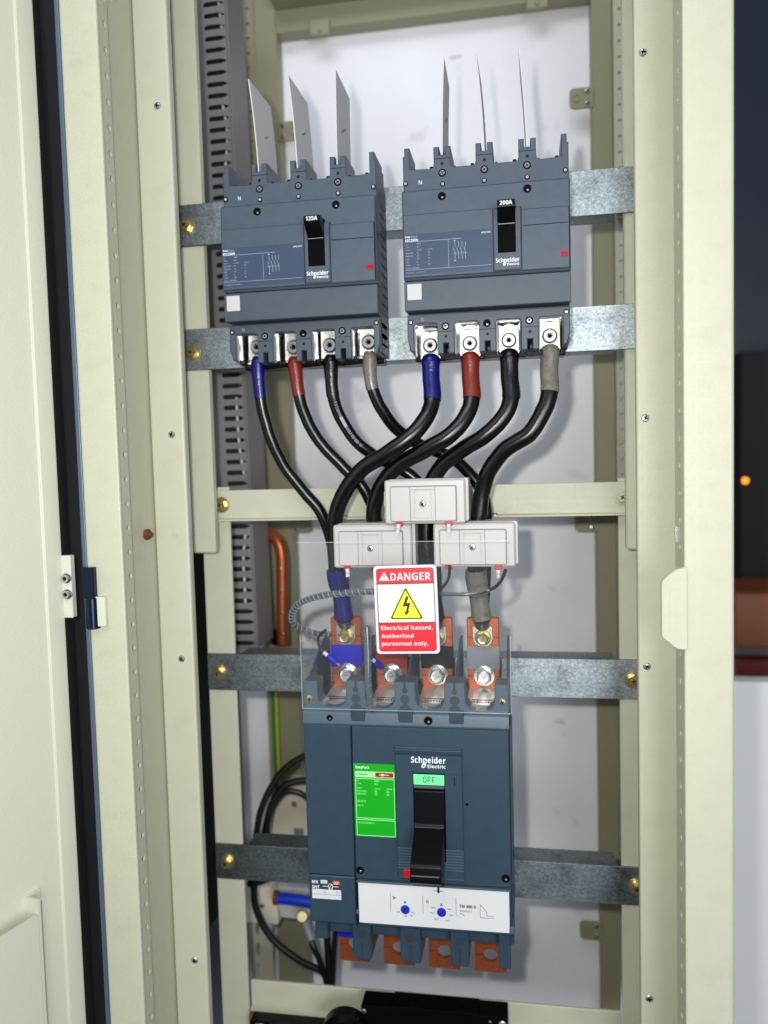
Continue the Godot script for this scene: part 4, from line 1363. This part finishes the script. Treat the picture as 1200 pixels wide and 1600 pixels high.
func make_cables() -> void:
	var L1 := [[-139, 97, 61], [-139, 86, 61], [-138, 64, 60], [-136, 47, 58], [-130, 22, 54], [-120, -3, 48], [-103, -28, 42], [-89, -47, 38], [-81, -73, 32], [-78, -98, 28], [-73, -124, 24], [-69, -152, 22]]
	var L2 := [[-103, 95, 61], [-102, 85, 61], [-100, 65, 60], [-96, 46, 56], [-84, 21, 50], [-64, -3, 44], [-46, -23, 40], [-36, -45, 36], [-31, -73, 32], [-27, -110, 26], [-23, -152, 22]]
	var L3 := [[-68, 95, 61], [-68, 83, 61], [-67, 63, 60], [-62, 43, 54], [-49, 20, 46], [-30, 4, 38], [-9, -7, 34], [7, -20, 32], [16, -40, 30], [20, -74, 28], [22, -111, 25], [22, -152, 22]]
	var L4 := [[-31, 96, 61], [-31, 84, 61], [-29, 68, 60], [-22, 49, 54], [-9, 30, 44], [13, 14, 32], [40, 2, 26], [60, -17, 30], [71, -38, 32], [72, -68, 30], [70, -111, 25], [67, -152, 22]]
	var R1 := [[26, 90, 61], [26, 76, 62], [27, 55, 66], [22, 39, 74], [8, 22, 80], [-13, 8, 80], [-38, -6, 74], [-56, -25, 66], [-67, -46, 60], [-71, -71, 54], [-72, -103, 48], [-69, -128, 43], [-67.6, -152, 40]]
	var R2 := [[62, 90, 61], [62, 74, 62], [63, 55, 66], [58, 39, 72], [43, 22, 76], [19, 9, 74], [-6, -4, 68], [-23, -22, 60], [-32, -44, 54], [-32, -72, 48], [-27, -110, 44], [-23, -152, 40]]
	var R3 := [[97, 91, 61], [97, 73, 62], [98, 54, 66], [91, 37, 68], [74, 21, 68], [53, 9, 64], [35, -4, 58], [23, -21, 54], [18, -45, 52], [16, -79, 50], [19, -116, 44], [22, -152, 40]]
	var R4 := [[133, 93, 61], [132, 77, 62], [132, 58, 66], [126, 40, 68], [113, 21, 68], [92, 8, 64], [77, -11, 58], [70, -31, 54], [66, -55, 52], [63, -79, 50], [62, -104, 46], [64, -129, 42], [66.6, -152, 40]]
	make_cable("thinner black cable with blue sleeve under the left breaker", L1, 5.6, M.blue_sleeve, 17, 6.7, null, -68, false)
	make_cable("thinner black cable with red brown sleeve under the left breaker", L2, 5.6, M.red_sleeve, 17, 6.7, null, -23, false)
	var k := make_cable("thinner black cable with black sleeve and white print under the left breaker", L3, 5.7, M.black_sleeve, 17, 6.7, null, 22, false)
	make_cable("thinner black cable with grey sleeve under the left breaker", L4, 5.7, M.grey_sleeve, 17, 6.7, null, 67, false)
	make_cable("thick black cable with blue sleeve under the right breaker, crossing to far left", R1, 7.5, M.blue_sleeve, 17, 8.3, M.blue_sleeve, -67.6, true)
	make_cable("thick black cable with red brown sleeve under the right breaker", R2, 7.5, M.red_sleeve, 17, 8.3, M.red_sleeve, -22.6, true)
	make_cable("thick black cable with black sleeve under the right breaker", R3, 7.5, M.black_sleeve, 17, 8.3, M.black_sleeve, 22.4, true)
	make_cable("thick black cable with cloudy grey sleeve under the right breaker", R4, 7.6, M.grey_sleeve, 17, 8.3, M.grey_sleeve, 66.8, true)
	# printing along the third cable
	var c := Mb.curve(V3(L3), 24)
	var st := SurfaceTool.new()
	st.begin(Mesh.PRIMITIVE_TRIANGLES)
	var words := "1X50mm² - 600/1000 V"
	var run := 0.0
	var i := 54
	for ch in words:
		while i < c.size() - 2 and run > 0.0:
			run -= c[i].distance_to(c[i + 1])
			i += 1
		run += 2.55
		if ch == " ":
			continue
		var dir := (c[i + 1] - c[i]).normalized()
		var out := (Vector3(107, 0, 800) - c[i]).normalized()
		out = (out - dir * out.dot(dir)).normalized()
		var up := out.cross(dir)
		out = (out + up * 0.1).normalized()
		up = out.cross(dir)
		letters(st, ch, Transform3D(Basis(dir, up, out), c[i] + out * 5.62), 3.0 if ch != "x" and ch != "m" else 2.2, false, 0, 0.0, L3_base(L3))
	var o := MeshInstance3D.new()
	o.name = "lettering"
	o.mesh = st.commit()
	o.mesh.surface_set_material(0, M.print_dim)
	k.add_child(o, true)

func L3_base(p: Array) -> Vector3:
	return Vector3(p[0][0], p[0][1], p[0][2])

# ------------------------------------------------------------------ current transformers, wires, shield, sign
func make_transformers() -> void:
	var where := [[20.2, -36.7, "upper white current transformer box around the cables", 86.0], [-29.6, -76.9, "lower white current transformer box left of the sign's top edge", 82.0], [63.4, -76.6, "lower white current transformer box at the right, above grey sleeve", 82.0]]
	for w in where:
		var x: float = w[0]
		var y: float = w[1]
		var z: float = w[3]
		var t := thing("current_transformer", w[2], "current transformer", Vector3(x, y - 20, z - 60), "white current transformers on the cables")
		var b := Mb.new()
		b.prism(Mb.rr(x - 36.4, x + 36.4, y - 19.8, y + 19.8, 2.2), z - 9, z, "z", 1.4)
		b.prism(Mb.rr(x - 34.5, x + 38.8, y - 18.5, y + 20.4, 2.0), z - 34, z - 9, "z", 0.4)
		obj("body", b, M.ct, t)
		b = Mb.new()
		b.prism(Mb.rr(x - 30.6, x - 12.6, y - 17.4, y + 13.8, 1.6), z - 0.5, z + 3.4, "z", 0.7)
		b.prism(Mb.rr(x + 9.6, x + 28.4, y - 17.4, y + 13.8, 1.6), z - 0.5, z + 3.4, "z", 0.7)
		b.box(x - 12.8, x + 9.8, y - 17.2, y - 14.6, z - 0.5, z + 2.6, 0.4)
		b.box(x - 12.8, x + 9.8, y + 11.0, y + 13.6, z - 0.5, z + 2.6, 0.4)
		b.box(x - 12.8, x + 9.8, y - 14.8, y + 11.2, z - 0.5, z + 1.2, 0.2)
		obj("lid", b, M.ct, t)
		b = Mb.new()
		b.prism(Mb.rr(x - 31.2, x + 29.0, y - 18.0, y + 14.4, 1.8), z - 1.0, z + 0.12)
		obj("lid_seam", b, M.ct_gap_shade, t)  # gap round the lid, its shade put into the grey
		b = Mb.new()
		for q in [[-12.6, -0.9], [9.6, 0.9]]:
			b.prism(PackedVector2Array(V2([[x + q[0], y + 13.6], [x + q[0] - q[1] * 4.0, y + 10.6], [x + q[0] - q[1] * 4.0, y - 14.2], [x + q[0], y - 17.2]])), z, z + 2.2, "z", 0.3)
		obj("lid_wedge", b, M.ct, t)
		place("screw", fastener("pan", 3.0, M.screw), Vector3(x - 1.6, y - 1.8, z + 1.1), t, Vector3(0, 0, 0.6))
		for q in [-23.5, 21.4]:
			b = Mb.new()
			b.box(x + q - 3.0, x + q + 3.0, y - 22.0, y - 17.0, z - 7, z + 1.5, 0.5)
			obj("lead_boot", b, M.red, t)
		# mounting foot at the left
		if z > 84:
			b = Mb.new()
			b.prism(PackedVector2Array(V2([[x - 36.6, y - 16], [x - 36.6, y + 13], [x - 40.6, y + 10], [x - 41.0, y - 4]])), z - 28, z - 22, "z", 0.5)
			obj("mounting_foot", b, M.component, t)
	for q in [[-3.4, -56.5, -4.5, -64.5, 90.0, "short white numbered sleeve under left corner of top transformer"], [41.6, -57.0, 41.6, -64.0, 89.0, "short white sleeve marked S1 under right corner of top transformer"], [-52.6, -97.0, -52.4, -104.5, 86.0, "short white numbered sleeve under lower left transformer"], [84.4, -98.8, 84.6, -106, 84.0, "short clear white sleeve under lower right transformer"]]:
		var t := thing("wire_marker", q[5], "wire marker", Vector3(q[0], q[1], q[4]), "marker sleeves on thin wires")
		var b := Mb.new()
		b.tube(PackedVector3Array([Vector3(q[0], q[1], q[4]), Vector3(q[2], q[3], q[4])]), [1.9], 10)
		obj("tube", b, M.white, t)
		print_on("S1" if q[0] > 0 else "S2", (q[0] + q[2]) / 2, (q[1] + q[3]) / 2, q[4] + 1.9, 1.8, M.ink, t)

func thin_wire(label: String, path: Array, r: float, mat: Material, called := "wire") -> Node3D:
	var pts := V3(path)
	var t := thing(called, label, "wire", pts[0])
	var b := Mb.new()
	b.tube(Mb.curve(pts, 8), [r], 10)
	obj("insulation", b, mat, t)
	return t

func spiral_wrap(path: Array, r: float, pitch: float, t: Node, edge: Material) -> void:
	var c := Mb.curve(V3(path), 12)
	var b := Mb.new()
	b.tube(c, [r - 0.7], 12)
	obj("bundle", b, M.wire, t)
	b = Mb.new()
	b.tube(c, [r], 14)
	obj("wrap", b, M.spiral, t)
	# the edges of the wound strip
	var pts := PackedVector3Array()
	var a := 0.0
	for i in c.size() - 1:
		var dir := (c[i + 1] - c[i]).normalized()
		var u := dir.cross(Vector3(0.2, 1.0, 0.3)).normalized()
		var w := dir.cross(u)
		var steps := 6
		for s in steps:
			var p := c[i].lerp(c[i + 1], float(s) / steps)
			pts.append(p + (u * cos(a) + w * sin(a)) * r)
			a += c[i].distance_to(c[i + 1]) / steps / pitch * TAU
	b = Mb.new()
	b.tube(pts, [0.26], 5)
	obj("wrap_edge", b, edge, t)

func make_wires() -> void:
	var loop := [[91, -99, 84], [86, -108, 98], [77, -113, 108], [58, -116, 112], [36, -116, 110], [7, -115, 107], [-22, -115, 104], [-52, -117, 100], [-79, -122, 90], [-103, -132, 70], [-117, -147, 52], [-117, -160, 40], [-102, -169, 30], [-86, -173, 20], [-60, -176, 14]]
	var t := thin_wire("bundle of thin black wires in clear spiral wrap looping round to the left", loop, 1.5, M.wire, "control_wire_bundle")
	spiral_wrap(loop.slice(5, 15), 3.2, 6.0, t, M.wrap_edge)
	var sl := Mb.new()
	sl.tube(Mb.curve(V3(loop.slice(2, 5)), 8), [1.9], 10)
	obj("clear_sleeve", sl, M.spiral, t)
	t = thin_wire("thin black wires in clear spiral wrap dropping between the first two terminals", [[-33, -148, 100], [-32, -170, 104], [-32, -193, 106], [-31, -222, 104]], 2.2, M.wire, "control_wire_bundle")
	spiral_wrap([[-33, -148, 100], [-32, -170, 104], [-32, -193, 106], [-31, -222, 104]], 3.1, 9.0, t, M.ink_grey)
	t = thin_wire("thin black wire curling to a blue ring lug on the leftmost bar", [[-88, -165, 34], [-93, -170, 44], [-91, -178, 50], [-86, -184, 51]], 1.3, M.wire)
	ring_lug(t, Vector3(-86, -184, 51), Vector3(-68, -202, 44))
	t = thin_wire("thin black wire to a blue ring lug under the sign's left corner", [[-34, -150, 90], [-36, -168, 82], [-36.5, -178, 75], [-35, -185, 70]], 1.3, M.wire)
	ring_lug(t, Vector3(-35, -185, 70), Vector3(-22, -206, 44))
	thin_wire("thin black wire falling from the lower left transformer to the wrapped bundle", [[-52, -104, 86], [-52.6, -109, 94], [-56, -115, 102]], 0.9, M.wire)
	thin_wire("thin black wire curving from the lower right transformer behind the sign", [[41, -95, 84], [41, -104, 92], [36, -112, 98], [28, -116, 104]], 1.3, M.wire)

func ring_lug(t: Node, a: Vector3, e: Vector3) -> void:
	var d := (e - a).normalized()
	var b := Mb.new()
	b.tube(PackedVector3Array([a - d * 1.0, a + d * 4.0]), [2.0], 10)
	obj("marker", b, M.white, t)
	b = Mb.new()
	b.tube(PackedVector3Array([a + d * 3.5, a + d * 8.0, a + d * 16.0]), [2.6, 3.4, 3.0], 12)
	obj("ring_lug", b, M.blue_tape, t)
	b = Mb.new()
	b.tube(PackedVector3Array([a + d * 15.5, a + d * 20.0]), [1.6, 1.8], 8)
	obj("lug_tongue", b, M.tin, t)

func make_shield() -> void:
	var t := thing("terminal_shield", "clear plastic sheet over the large breaker's upper terminals", "safety cover", Vector3(0, -217, 112))
	var b := Mb.new()
	b.quad(Vector3(-88.5, -216, 124), Vector3(94.5, -216, 124), Vector3(94.5, -68.5, 124), Vector3(-88.5, -68.5, 124))
	var pane := obj("pane", b, M.clear, t)
	b = Mb.new()
	b.quad(Vector3(-88.6, -216.4, 117), Vector3(94.6, -216.4, 117), Vector3(94.6, -216.4, 124), Vector3(-88.6, -216.4, 124))
	b.quad(Vector3(-88.6, -216, 70), Vector3(-88.6, -216, 123.6), Vector3(-88.6, -150, 123.6), Vector3(-88.6, -150, 70))
	b.quad(Vector3(94.6, -216, 123.6), Vector3(94.6, -216, 70), Vector3(94.6, -150, 70), Vector3(94.6, -150, 123.6))
	obj("return", b, M.clear, t)
	b = Mb.new()
	b.box(-88.9, 94.9, -216.7, -216.1, 123.5, 124.3)
	b.box(-88.9, 94.9, -68.9, -68.3, 123.5, 124.4)
	b.box(-88.9, -88.3, -215.6, -150, 123.4, 124.4)
	b.box(94.3, 94.9, -215.6, -150, 123.4, 124.4)
	obj("edge", b, M.clear_edge, pane)

func make_sign() -> void:
	var at := Vector3(7.2, -127.0, 125.4)
	var t := thing("danger_sign", "white and red DANGER electrical hazard sign with yellow lightning triangle", "sign", at)
	origin[t] = Vector3.ZERO
	t.rotation.z = 0.021
	t.rotation.x = -0.02
	var b := Mb.new()
	b.prism(Mb.rr(-27.4, 27.4, -38.2, 38.2, 3.2, 5), 0, 1.8, "z", 0.4)
	obj("board", b, M.sign_white, t)
	b = Mb.new()
	b.prism(Mb.soft(V2([[-24.9, 22.2], [24.9, 22.2], [24.9, 35.9], [-24.9, 35.9]]), [0.1, 0.1, 3.0, 3.0]), 1.7, 1.95)
	b.prism(Mb.soft(V2([[-24.9, -35.9], [24.9, -35.9], [24.9, -10.8], [-24.9, -10.8]]), [3.0, 3.0, 0.1, 0.1]), 1.7, 1.95)
	b.box(-24.9, -24.3, -11, 22.4, 1.7, 1.93)
	b.box(24.3, 24.9, -11, 22.4, 1.7, 1.93)
	obj("border", b, M.ink, t)
	b = Mb.new()
	b.prism(Mb.soft(V2([[-24.3, 23.0], [24.3, 23.0], [24.3, 35.3], [-24.3, 35.3]]), [0.1, 0.1, 2.6, 2.6]), 1.9, 2.1)
	obj("red_field", b, M.sign_red, t)
	b = Mb.new()
	b.prism(Mb.soft(V2([[-24.3, -35.3], [24.3, -35.3], [24.3, -11.5], [-24.3, -11.5]]), [2.6, 2.6, 0.1, 0.1]), 1.9, 2.1)
	obj("red_field", b, M.sign_red, t)
	print_on("DANGER", 4.9, 28.6, 2.1, 6.6, M.sign_white, t, true, 0, 34.6)
	b = Mb.new()
	b.prism(Mb.soft(V2([[-22.6, 25.4], [-13.4, 25.4], [-18.0, 33.2]]), [0.5]), 2.05, 2.25)
	var w := obj("warning_triangle", b, M.sign_white, t)
	b = Mb.new()
	b.box(-18.4, -17.6, 27.6, 31.2, 2.2, 2.35)
	b.box(-18.4, -17.6, 26.1, 26.9, 2.2, 2.35)
	obj("exclamation_mark", b, M.sign_red, w)
	b = Mb.new()
	b.prism(Mb.soft(V2([[-14.4, -8.0], [14.4, -8.0], [0, 19.6]]), [2.4]), 1.7, 2.0)
	obj("triangle_border", b, M.ink, t)
	b = Mb.new()
	b.prism(Mb.soft(V2([[-17.0, -9.6], [17.0, -9.6], [0, 22.2]]), [4.0]), 1.7, 1.86)
	obj("pale_edge", b, M.sign_pale, t)
	b = Mb.new()
	b.prism(Mb.soft(V2([[-12.4, -6.9], [12.4, -6.9], [0, 17.2]]), [1.4]), 1.9, 2.14)
	obj("hazard_triangle", b, M.sign_yellow, t)
	b = Mb.new()
	b.prism(PackedVector2Array(V2([[0.2, 11.6], [2.6, 11.6], [0.6, 5.6], [4.0, 6.4], [1.6, -1.2], [3.0, -1.0], [-0.4, -5.0], [-1.8, -1.6], [-0.4, -1.8], [0.9, 3.2], [-2.9, 2.6]])), 2.1, 2.3)
	obj("lightning_bolt", b, M.ink, t)
	print_on("Electrical hazard.", -22.6, -15.4, 2.1, 3.8, M.sign_white, t, true, -1, 45.0)
	print_on("Authorized", -22.6, -22.4, 2.1, 3.7, M.sign_white, t, true, -1, 28.0)
	print_on("personnel only.", -22.6, -29.6, 2.1, 4.8, M.sign_white, t, true, -1, 40.5)

# ------------------------------------------------------------------ behind the breakers
func make_behind() -> void:
	# copper earth rod, bent at the top
	var t := thing("earth_bar", "bent orange copper earth bar behind the left post", "earth bar", Vector3(-190, -222, -150))
	var b := Mb.new()
	b.tube(Mb.curve(V3([[-216, -80, -160], [-205, -84, -156], [-193, -94, -151], [-188, -112, -150], [-188.5, -150, -150], [-190, -190, -150], [-190.5, -222, -150]]), 8), [7.5], 16)
	obj("bar", b, M.copper, t)
	for k in 4:
		place("screw", fastener("pan", 2.2, M.steel), Vector3(-187.5, -128.0 - 27.0 * k, -142.8), t)
	b = Mb.new()
	b.box(-205, -193, -224, -206, -160, -146, 2.0)
	obj("clamp", b, M.black, t)
	# earth wire
	t = thin_wire("green and yellow earth wire hanging behind the large breaker's left side", [[-221, -292, -200], [-221, -340, -200], [-221, -384, -200], [-220, -445, -200], [-226, -492, -200]], 3.6, M.green_wire, "earth_wire")
	b = Mb.new()
	b.tube(Mb.curve(V3([[-217.2, -292, -198], [-217.4, -384, -198], [-216.6, -445, -198], [-222, -490, -198]]), 8), [1.6], 8)
	obj("yellow_stripe", b, M.yellow, t)
	# black control cables
	var cables := [["black control cable sagging from the left post to the bottom bundle", [[-206, -484, -80], [-214, -494, -80], [-215, -529, -85], [-198, -568, -90], [-165, -596, -95], [-139, -612, -100], [-132, -640, -105]], 4.2],
		["outer black control cable arching up behind the large breaker", [[-216, -470, -90], [-214, -449, -90], [-209, -415, -95], [-195, -384, -100], [-176, -361, -105], [-150, -346, -110]], 4.0],
		["inner black control cable arching behind the large breaker", [[-207, -475, -100], [-205, -453, -100], [-200, -415, -105], [-182, -387, -110], [-151, -380, -115]], 4.0],
		["black control cable curling down beside the pale module", [[-212, -455, -110], [-204, -425, -112], [-185, -398, -114], [-165, -398, -116], [-150, -412, -118]], 3.6],
		["black control cable dropping straight into the bottom bundle", [[-131, -520, -90], [-131, -560, -92], [-131, -594, -96], [-130, -645, -101]], 4.4],
		["black control cable joining the bottom bundle from its right", [[-118, -520, -90], [-119, -548, -90], [-124, -588, -95], [-129, -645, -100]], 3.6],
		["short black control cable below the grey crimp joining the bundle", [[-150, -568, -92], [-146, -577, -90], [-139, -601, -95], [-132, -640, -100]], 3.6],
		["stub of black cable poking out under the lowest left rail end", [[-222, -497, -82], [-206, -492, -80], [-188, -485, -86], [-170, -470, -96]], 4.0]]
	for q in cables:
		thin_wire(q[0], q[1], q[2], M.wire, "control_cable")
	t = thin_wire("short blue wire leaving the terminal block behind the large breaker", [[-199, -534, -120], [-174, -535, -120], [-140, -539, -120]], 7.0, M.blue_wire)
	b = Mb.new()
	b.lathe(Vector3(-204, -533.8, -120), Vector3.RIGHT, [Vector2(0, 0), Vector2(8.4, 0), Vector2(8.4, 5), Vector2(7.0, 6), Vector2(0, 6)], 16)
	obj("collar", b, M.rust, t)
	t = thing("crimp_lug", "grey crimp and brass screw beside the blue wire", "lug", Vector3(-155, -560, -98))
	b = Mb.new()
	b.tube(PackedVector3Array([Vector3(-160, -548, -100), Vector3(-155, -562, -99), Vector3(-148, -578, -95)]), [5.0, 6.0, 4.4], 12)
	obj("crimp", b, M.grey_tape, t)
	b = Mb.new()
	b.disc_stack(Vector3(-162, -541, -98), Vector3(0.2, 0.3, 1).normalized(), 7.0, 5.0, 1.0, 14)
	obj("screw", b, M.gold_zinc, t)
	t = thing("terminal_block", "pale cream terminal block low behind the left post", "terminal block", Vector3(-220, -580, -150))
	b = Mb.new()
	b.prism(Mb.rr(-250, -206, -580, -516, 2.5), -170, -138, "z", 1.0)
	obj("block", b, M.component, t)
	b = Mb.new()
	b.prism(PackedVector2Array(V2([[-200, -566], [-168, -568], [-163, -560], [-163, -516], [-204, -516], [-204, -553]])), -166, -132, "z", 1.0)
	obj("end_piece", b, M.ct, t)
	place("screw", fastener("pan", 3.0, M.screw), Vector3(-226, -556, -137.8), t)
	t = thing("bracket", "slotted cream upright bracket below the terminal block", "bracket", Vector3(-226, -680, -160))
	b = Mb.new()
	var at := func(u: float, v: float, w: float) -> Vector3: return Vector3(u, v, -158.0 + w)
	for k in 4:
		var yy := -600.0 - 27.0 * k
		b.cell(-250, -212, yy - 13.5, yy + 13.5, Vector2(-241, yy), circle(Vector2(-241, yy), 3.0, 9.0, 14), at, 3.0)
	obj("plate", b, M.cream, t)
	t = thing("control_module", "pale rounded module half hidden behind the large breaker's left side", "module", Vector3(-190, -470, -160))
	b = Mb.new()
	b.prism(Mb.soft(V2([[-216, -476], [-166, -476], [-166, -404], [-196, -404], [-208, -430]]), [2.0, 2.0, 2.0, 8.0, 6.0]), -185, -150, "z", 1.5)
	obj("housing", b, M.component, t)
	b = Mb.new()
	b.box(-186, -180, -430, -424, -150, -147, 0.5)
	obj("button", b, M.ink_grey, t)
	b = Mb.new()
	b.box(-184, -172, -466, -458, -150, -147, 0.5)
	obj("button", b, M.ink_grey, t)
	# black device at the bottom edge
	t = thing("lower_breaker", "black moulded breaker housing cut off by the bottom of the view", "circuit breaker", Vector3(9, -700, 0))
	b = Mb.new()
	b.prism(Mb.soft(V2([[-66, -690], [83.5, -690], [83.5, -558.8], [55, -558.8], [54, -557.6], [-34, -557.6], [-35, -559.2], [-66, -559.2]]), [0.0]), 0, 24, "z", 0.5)
	obj("housing", b, M.black_matt, t)
	for q in [[78.5, -566.0, 4.0], [-63.0, -565.0, 2.6], [66.0, -564, 1.5]]:
		place("screw", fastener("pan", q[2], M.screw), Vector3(q[0], q[1], 23.9), t)
	t = thing("round_connector", "round black connector at the bottom edge beside the black breaker", "connector", Vector3(-82, -596, 30))
	b = Mb.new()
	b.lathe(Vector3(-82, -590, 20), Vector3.BACK, [Vector2(26, 0), Vector2(26, 14), Vector2(22, 20), Vector2(17, 20), Vector2(15, 16), Vector2(0, 16)], 28)
	obj("ring", b, M.black, t)
	t = thing("wire_tray", "dark strip of terminals at the lower left corner of the opening", "terminal strip", Vector3(-150, -620, 10))
	b = Mb.new()
	b.box(-190, -110, -640, -592, 2, 18, 1.0)
	obj("strip", b, M.black, t)
	for k in 5:
		b = Mb.new()
		b.box(-183 + k * 15, -174 + k * 15, -597, -593.5, 17.8, 20, 0.4)
		obj("terminal", b, M.steel if k < 3 else M.black, t)

func make_surroundings() -> void:
	# the room seen past the right flange, and the dark gap at the left
	var s := func(called: String, x0: float, x1: float, y0: float, y1: float, z0: float, z1: float, m: Material) -> void:
		var b := Mb.new()
		b.box(x0, x1, y0, y1, z0, z1)
		var o := obj(called, b, m)
		o.set_meta("kind", "structure")
	s.call("room_wall", 300, 2600, -430, 1800, -1260, -1240, M.navy)
	s.call("low_wall", 330, 2600, -1590, -342, -480, -450, M.pale_wall)
	var t := thing("dark_cupboard", "dark cupboard seen past the right edge of the cubicle", "cupboard", Vector3(600, -400, -1100))
	var b := Mb.new()
	b.box(560, 1100, -330, 210, -1200, -1000, 4.0)
	b.box(470, 506, -330, 330, -900, -860, 3.0)
	obj("carcass", b, M.dark, t)
	t = thing("wooden_chest", "orange brown wooden chest seen past the right edge of the cubicle", "chest", Vector3(700, -430, -960))
	b = Mb.new()
	b.box(500, 1200, -372, -268, -1000, -800, 4.0)
	obj("body", b, M.wood, t)
	b = Mb.new()
	b.box(500, 1200, -440, -396, -1000, -790, 4.0)
	obj("plinth", b, M.wood_red, t)
	b = Mb.new()
	b.box(500, 1200, -394, -374, -1000, -830, 2.0)
	obj("band", b, M.duct, t)
	t = thing("amber_lamp", "small glowing amber lamp in the dark room at the right", "lamp", Vector3(520, -54, -806))
	b = Mb.new()
	b.lathe(Vector3(520, -54, -806), Vector3.BACK, [Vector2(6, 0), Vector2(6, 2), Vector2(4, 5), Vector2(0, 6)], 16)
	var glow := std(0.95, 0.5, 0.12, 0.4)
	glow.emission_enabled = true
	glow.emission = Color(1.0, 0.50, 0.12)
	glow.emission_energy_multiplier = 1.0
	obj("bulb", b, glow, t)
	var l := OmniLight3D.new()
	l.name = "amber_light"
	l.light_color = Color(1.0, 0.55, 0.2)
	l.light_energy = 0.002
	l.light_size = 0.009
	l.omni_range = 4.0
	l.omni_attenuation = 2.0
	l.shadow_enabled = true
	l.position = Vector3(520, -54, -790) * K
	add_child(l)
	s.call("neighbour_wall", -1400, -560, -1400, 1200, -700, -690, M.dark)
	s.call("neighbour_side", -420, -296, -585, 1200, -400, 110, M.dark)
	s.call("neighbour_plinth", -420, -296, -1300, -588, -400, 110, M.gutter)
	s.call("floor", -2600, 2600, -1640, -1600, -1300, 4200, M.floor)

# ------------------------------------------------------------------
func _ready() -> void:
	var cam := Camera3D.new()
	cam.name = "camera"
	cam.transform = Transform3D(Basis(Vector3(0.98510, -0.02733, -0.16978), Vector3(0.01626, 0.99767, -0.06625), Vector3(0.17120, 0.06251, 0.98325)).orthonormalized(), Vector3(0.10730, 0, 0.80015))
	cam.near = 0.02
	cam.far = 20.0
	var lens := CameraAttributesPhysical.new()
	lens.frustum_focal_length = 18.8
	lens.frustum_focus_distance = 0.70
	lens.frustum_near = 0.02
	lens.frustum_far = 20.0
	lens.exposure_aperture = 2.2
	cam.attributes = lens
	cam.fov = 65.12
	add_child(cam)
	cam.current = true

	var we := WorldEnvironment.new()
	we.name = "environment"
	var env := Environment.new()
	env.background_mode = Environment.BG_COLOR
	env.background_color = Color(0.60, 0.63, 0.68)
	env.background_energy_multiplier = 0.62
	env.tonemap_mode = Environment.TONE_MAPPER_LINEAR
	env.tonemap_exposure = 1.33
	env.sdfgi_enabled = true
	env.ssao_enabled = true
	env.ssil_enabled = true
	we.environment = env
	add_child(we)

	# the phone's flash, a little left of and above its lens
	var flash := OmniLight3D.new()
	flash.name = "phone_flash"
	flash.position = Vector3(0.066, 0.036, 0.805)
	flash.light_energy = 0.29
	flash.light_color = Color(1.0, 0.985, 0.95)
	flash.light_size = 0.006
	flash.omni_range = 6.0
	flash.omni_attenuation = 2.0
	flash.shadow_enabled = true
	add_child(flash)
	# light of the room: from the right behind the camera, and from the ceiling in front of the cubicle
	for q in [["room_light", Vector3(0.8, -0.1, 2.0), Vector3(0, -0.2, 0), Vector2(0.9, 0.9), 1.75], ["overhead_light", Vector3(-0.3, 1.5, 1.4), Vector3(0, -0.2, -0.27), Vector2(1.5, 0.7), 1.15]]:
		var room := AreaLight3D.new()
		room.name = q[0]
		room.area_size = q[3]
		room.light_energy = q[4]
		room.light_color = Color(0.95, 0.97, 1.0)
		room.area_range = 8.0
		room.area_attenuation = 2.0
		room.shadow_enabled = true
		room.transform = Transform3D(Basis(), q[1]).looking_at(q[2], Vector3.UP)
		add_child(room)

	materials()
	make_cabinet()
	make_door()
	make_gutter()
	make_surroundings()
	make_rail("topmost galvanised rail, behind the tops of the two upper breakers", 218.5, 259.2, 33.0, [[-217, 238], [217, 238]], 0)
	make_rail("second galvanised rail, behind the cable lugs of the two upper breakers", 96.5, 137.4, 33.0, [[-216, 114], [217, 116]], 0)
	make_rail("third galvanised rail, behind the top of the large breaker", -238.6, -199.2, 0.0, [[-215, -219], [210, -219]], 0)
	make_rail("lowest galvanised rail, behind the bottom of the large breaker", -447.0, -408.0, 0.0, [[-215, -427.3], [211.5, -427.3]], 0)
	make_crossbeam()
	make_duct()
	make_behind()
	make_small_breaker("slate blue breaker marked 125A at the upper left", "125A", Vector3(-87.0, 178, 33))
	make_small_breaker("slate blue breaker marked 200A at the upper right", "200A", Vector3(79.0, 178, 33))
	make_large_breaker()
	make_barrier("first grey barrier sheet from the left, leaning left on the 125A breaker", -124.4, -6.5, 262)
	make_barrier("middle grey barrier sheet on the 125A breaker", -88.0, -6.0, 262)
	make_barrier("rightmost grey barrier sheet on the 125A breaker", -51.5, 1.0, 262)
	make_barrier("leftmost barrier sheet on the 200A breaker, its side just visible", 42.5, 3.2, 262)
	make_barrier("middle barrier sheet on the 200A breaker, seen edge on", 79.0, -5.5, 262)
	make_barrier("rightmost barrier sheet on the 200A breaker, seen edge on", 115.5, -5.5, 262)
	make_busbars()
	make_cables()
	make_transformers()
	make_wires()
	make_shield()
	make_sign()
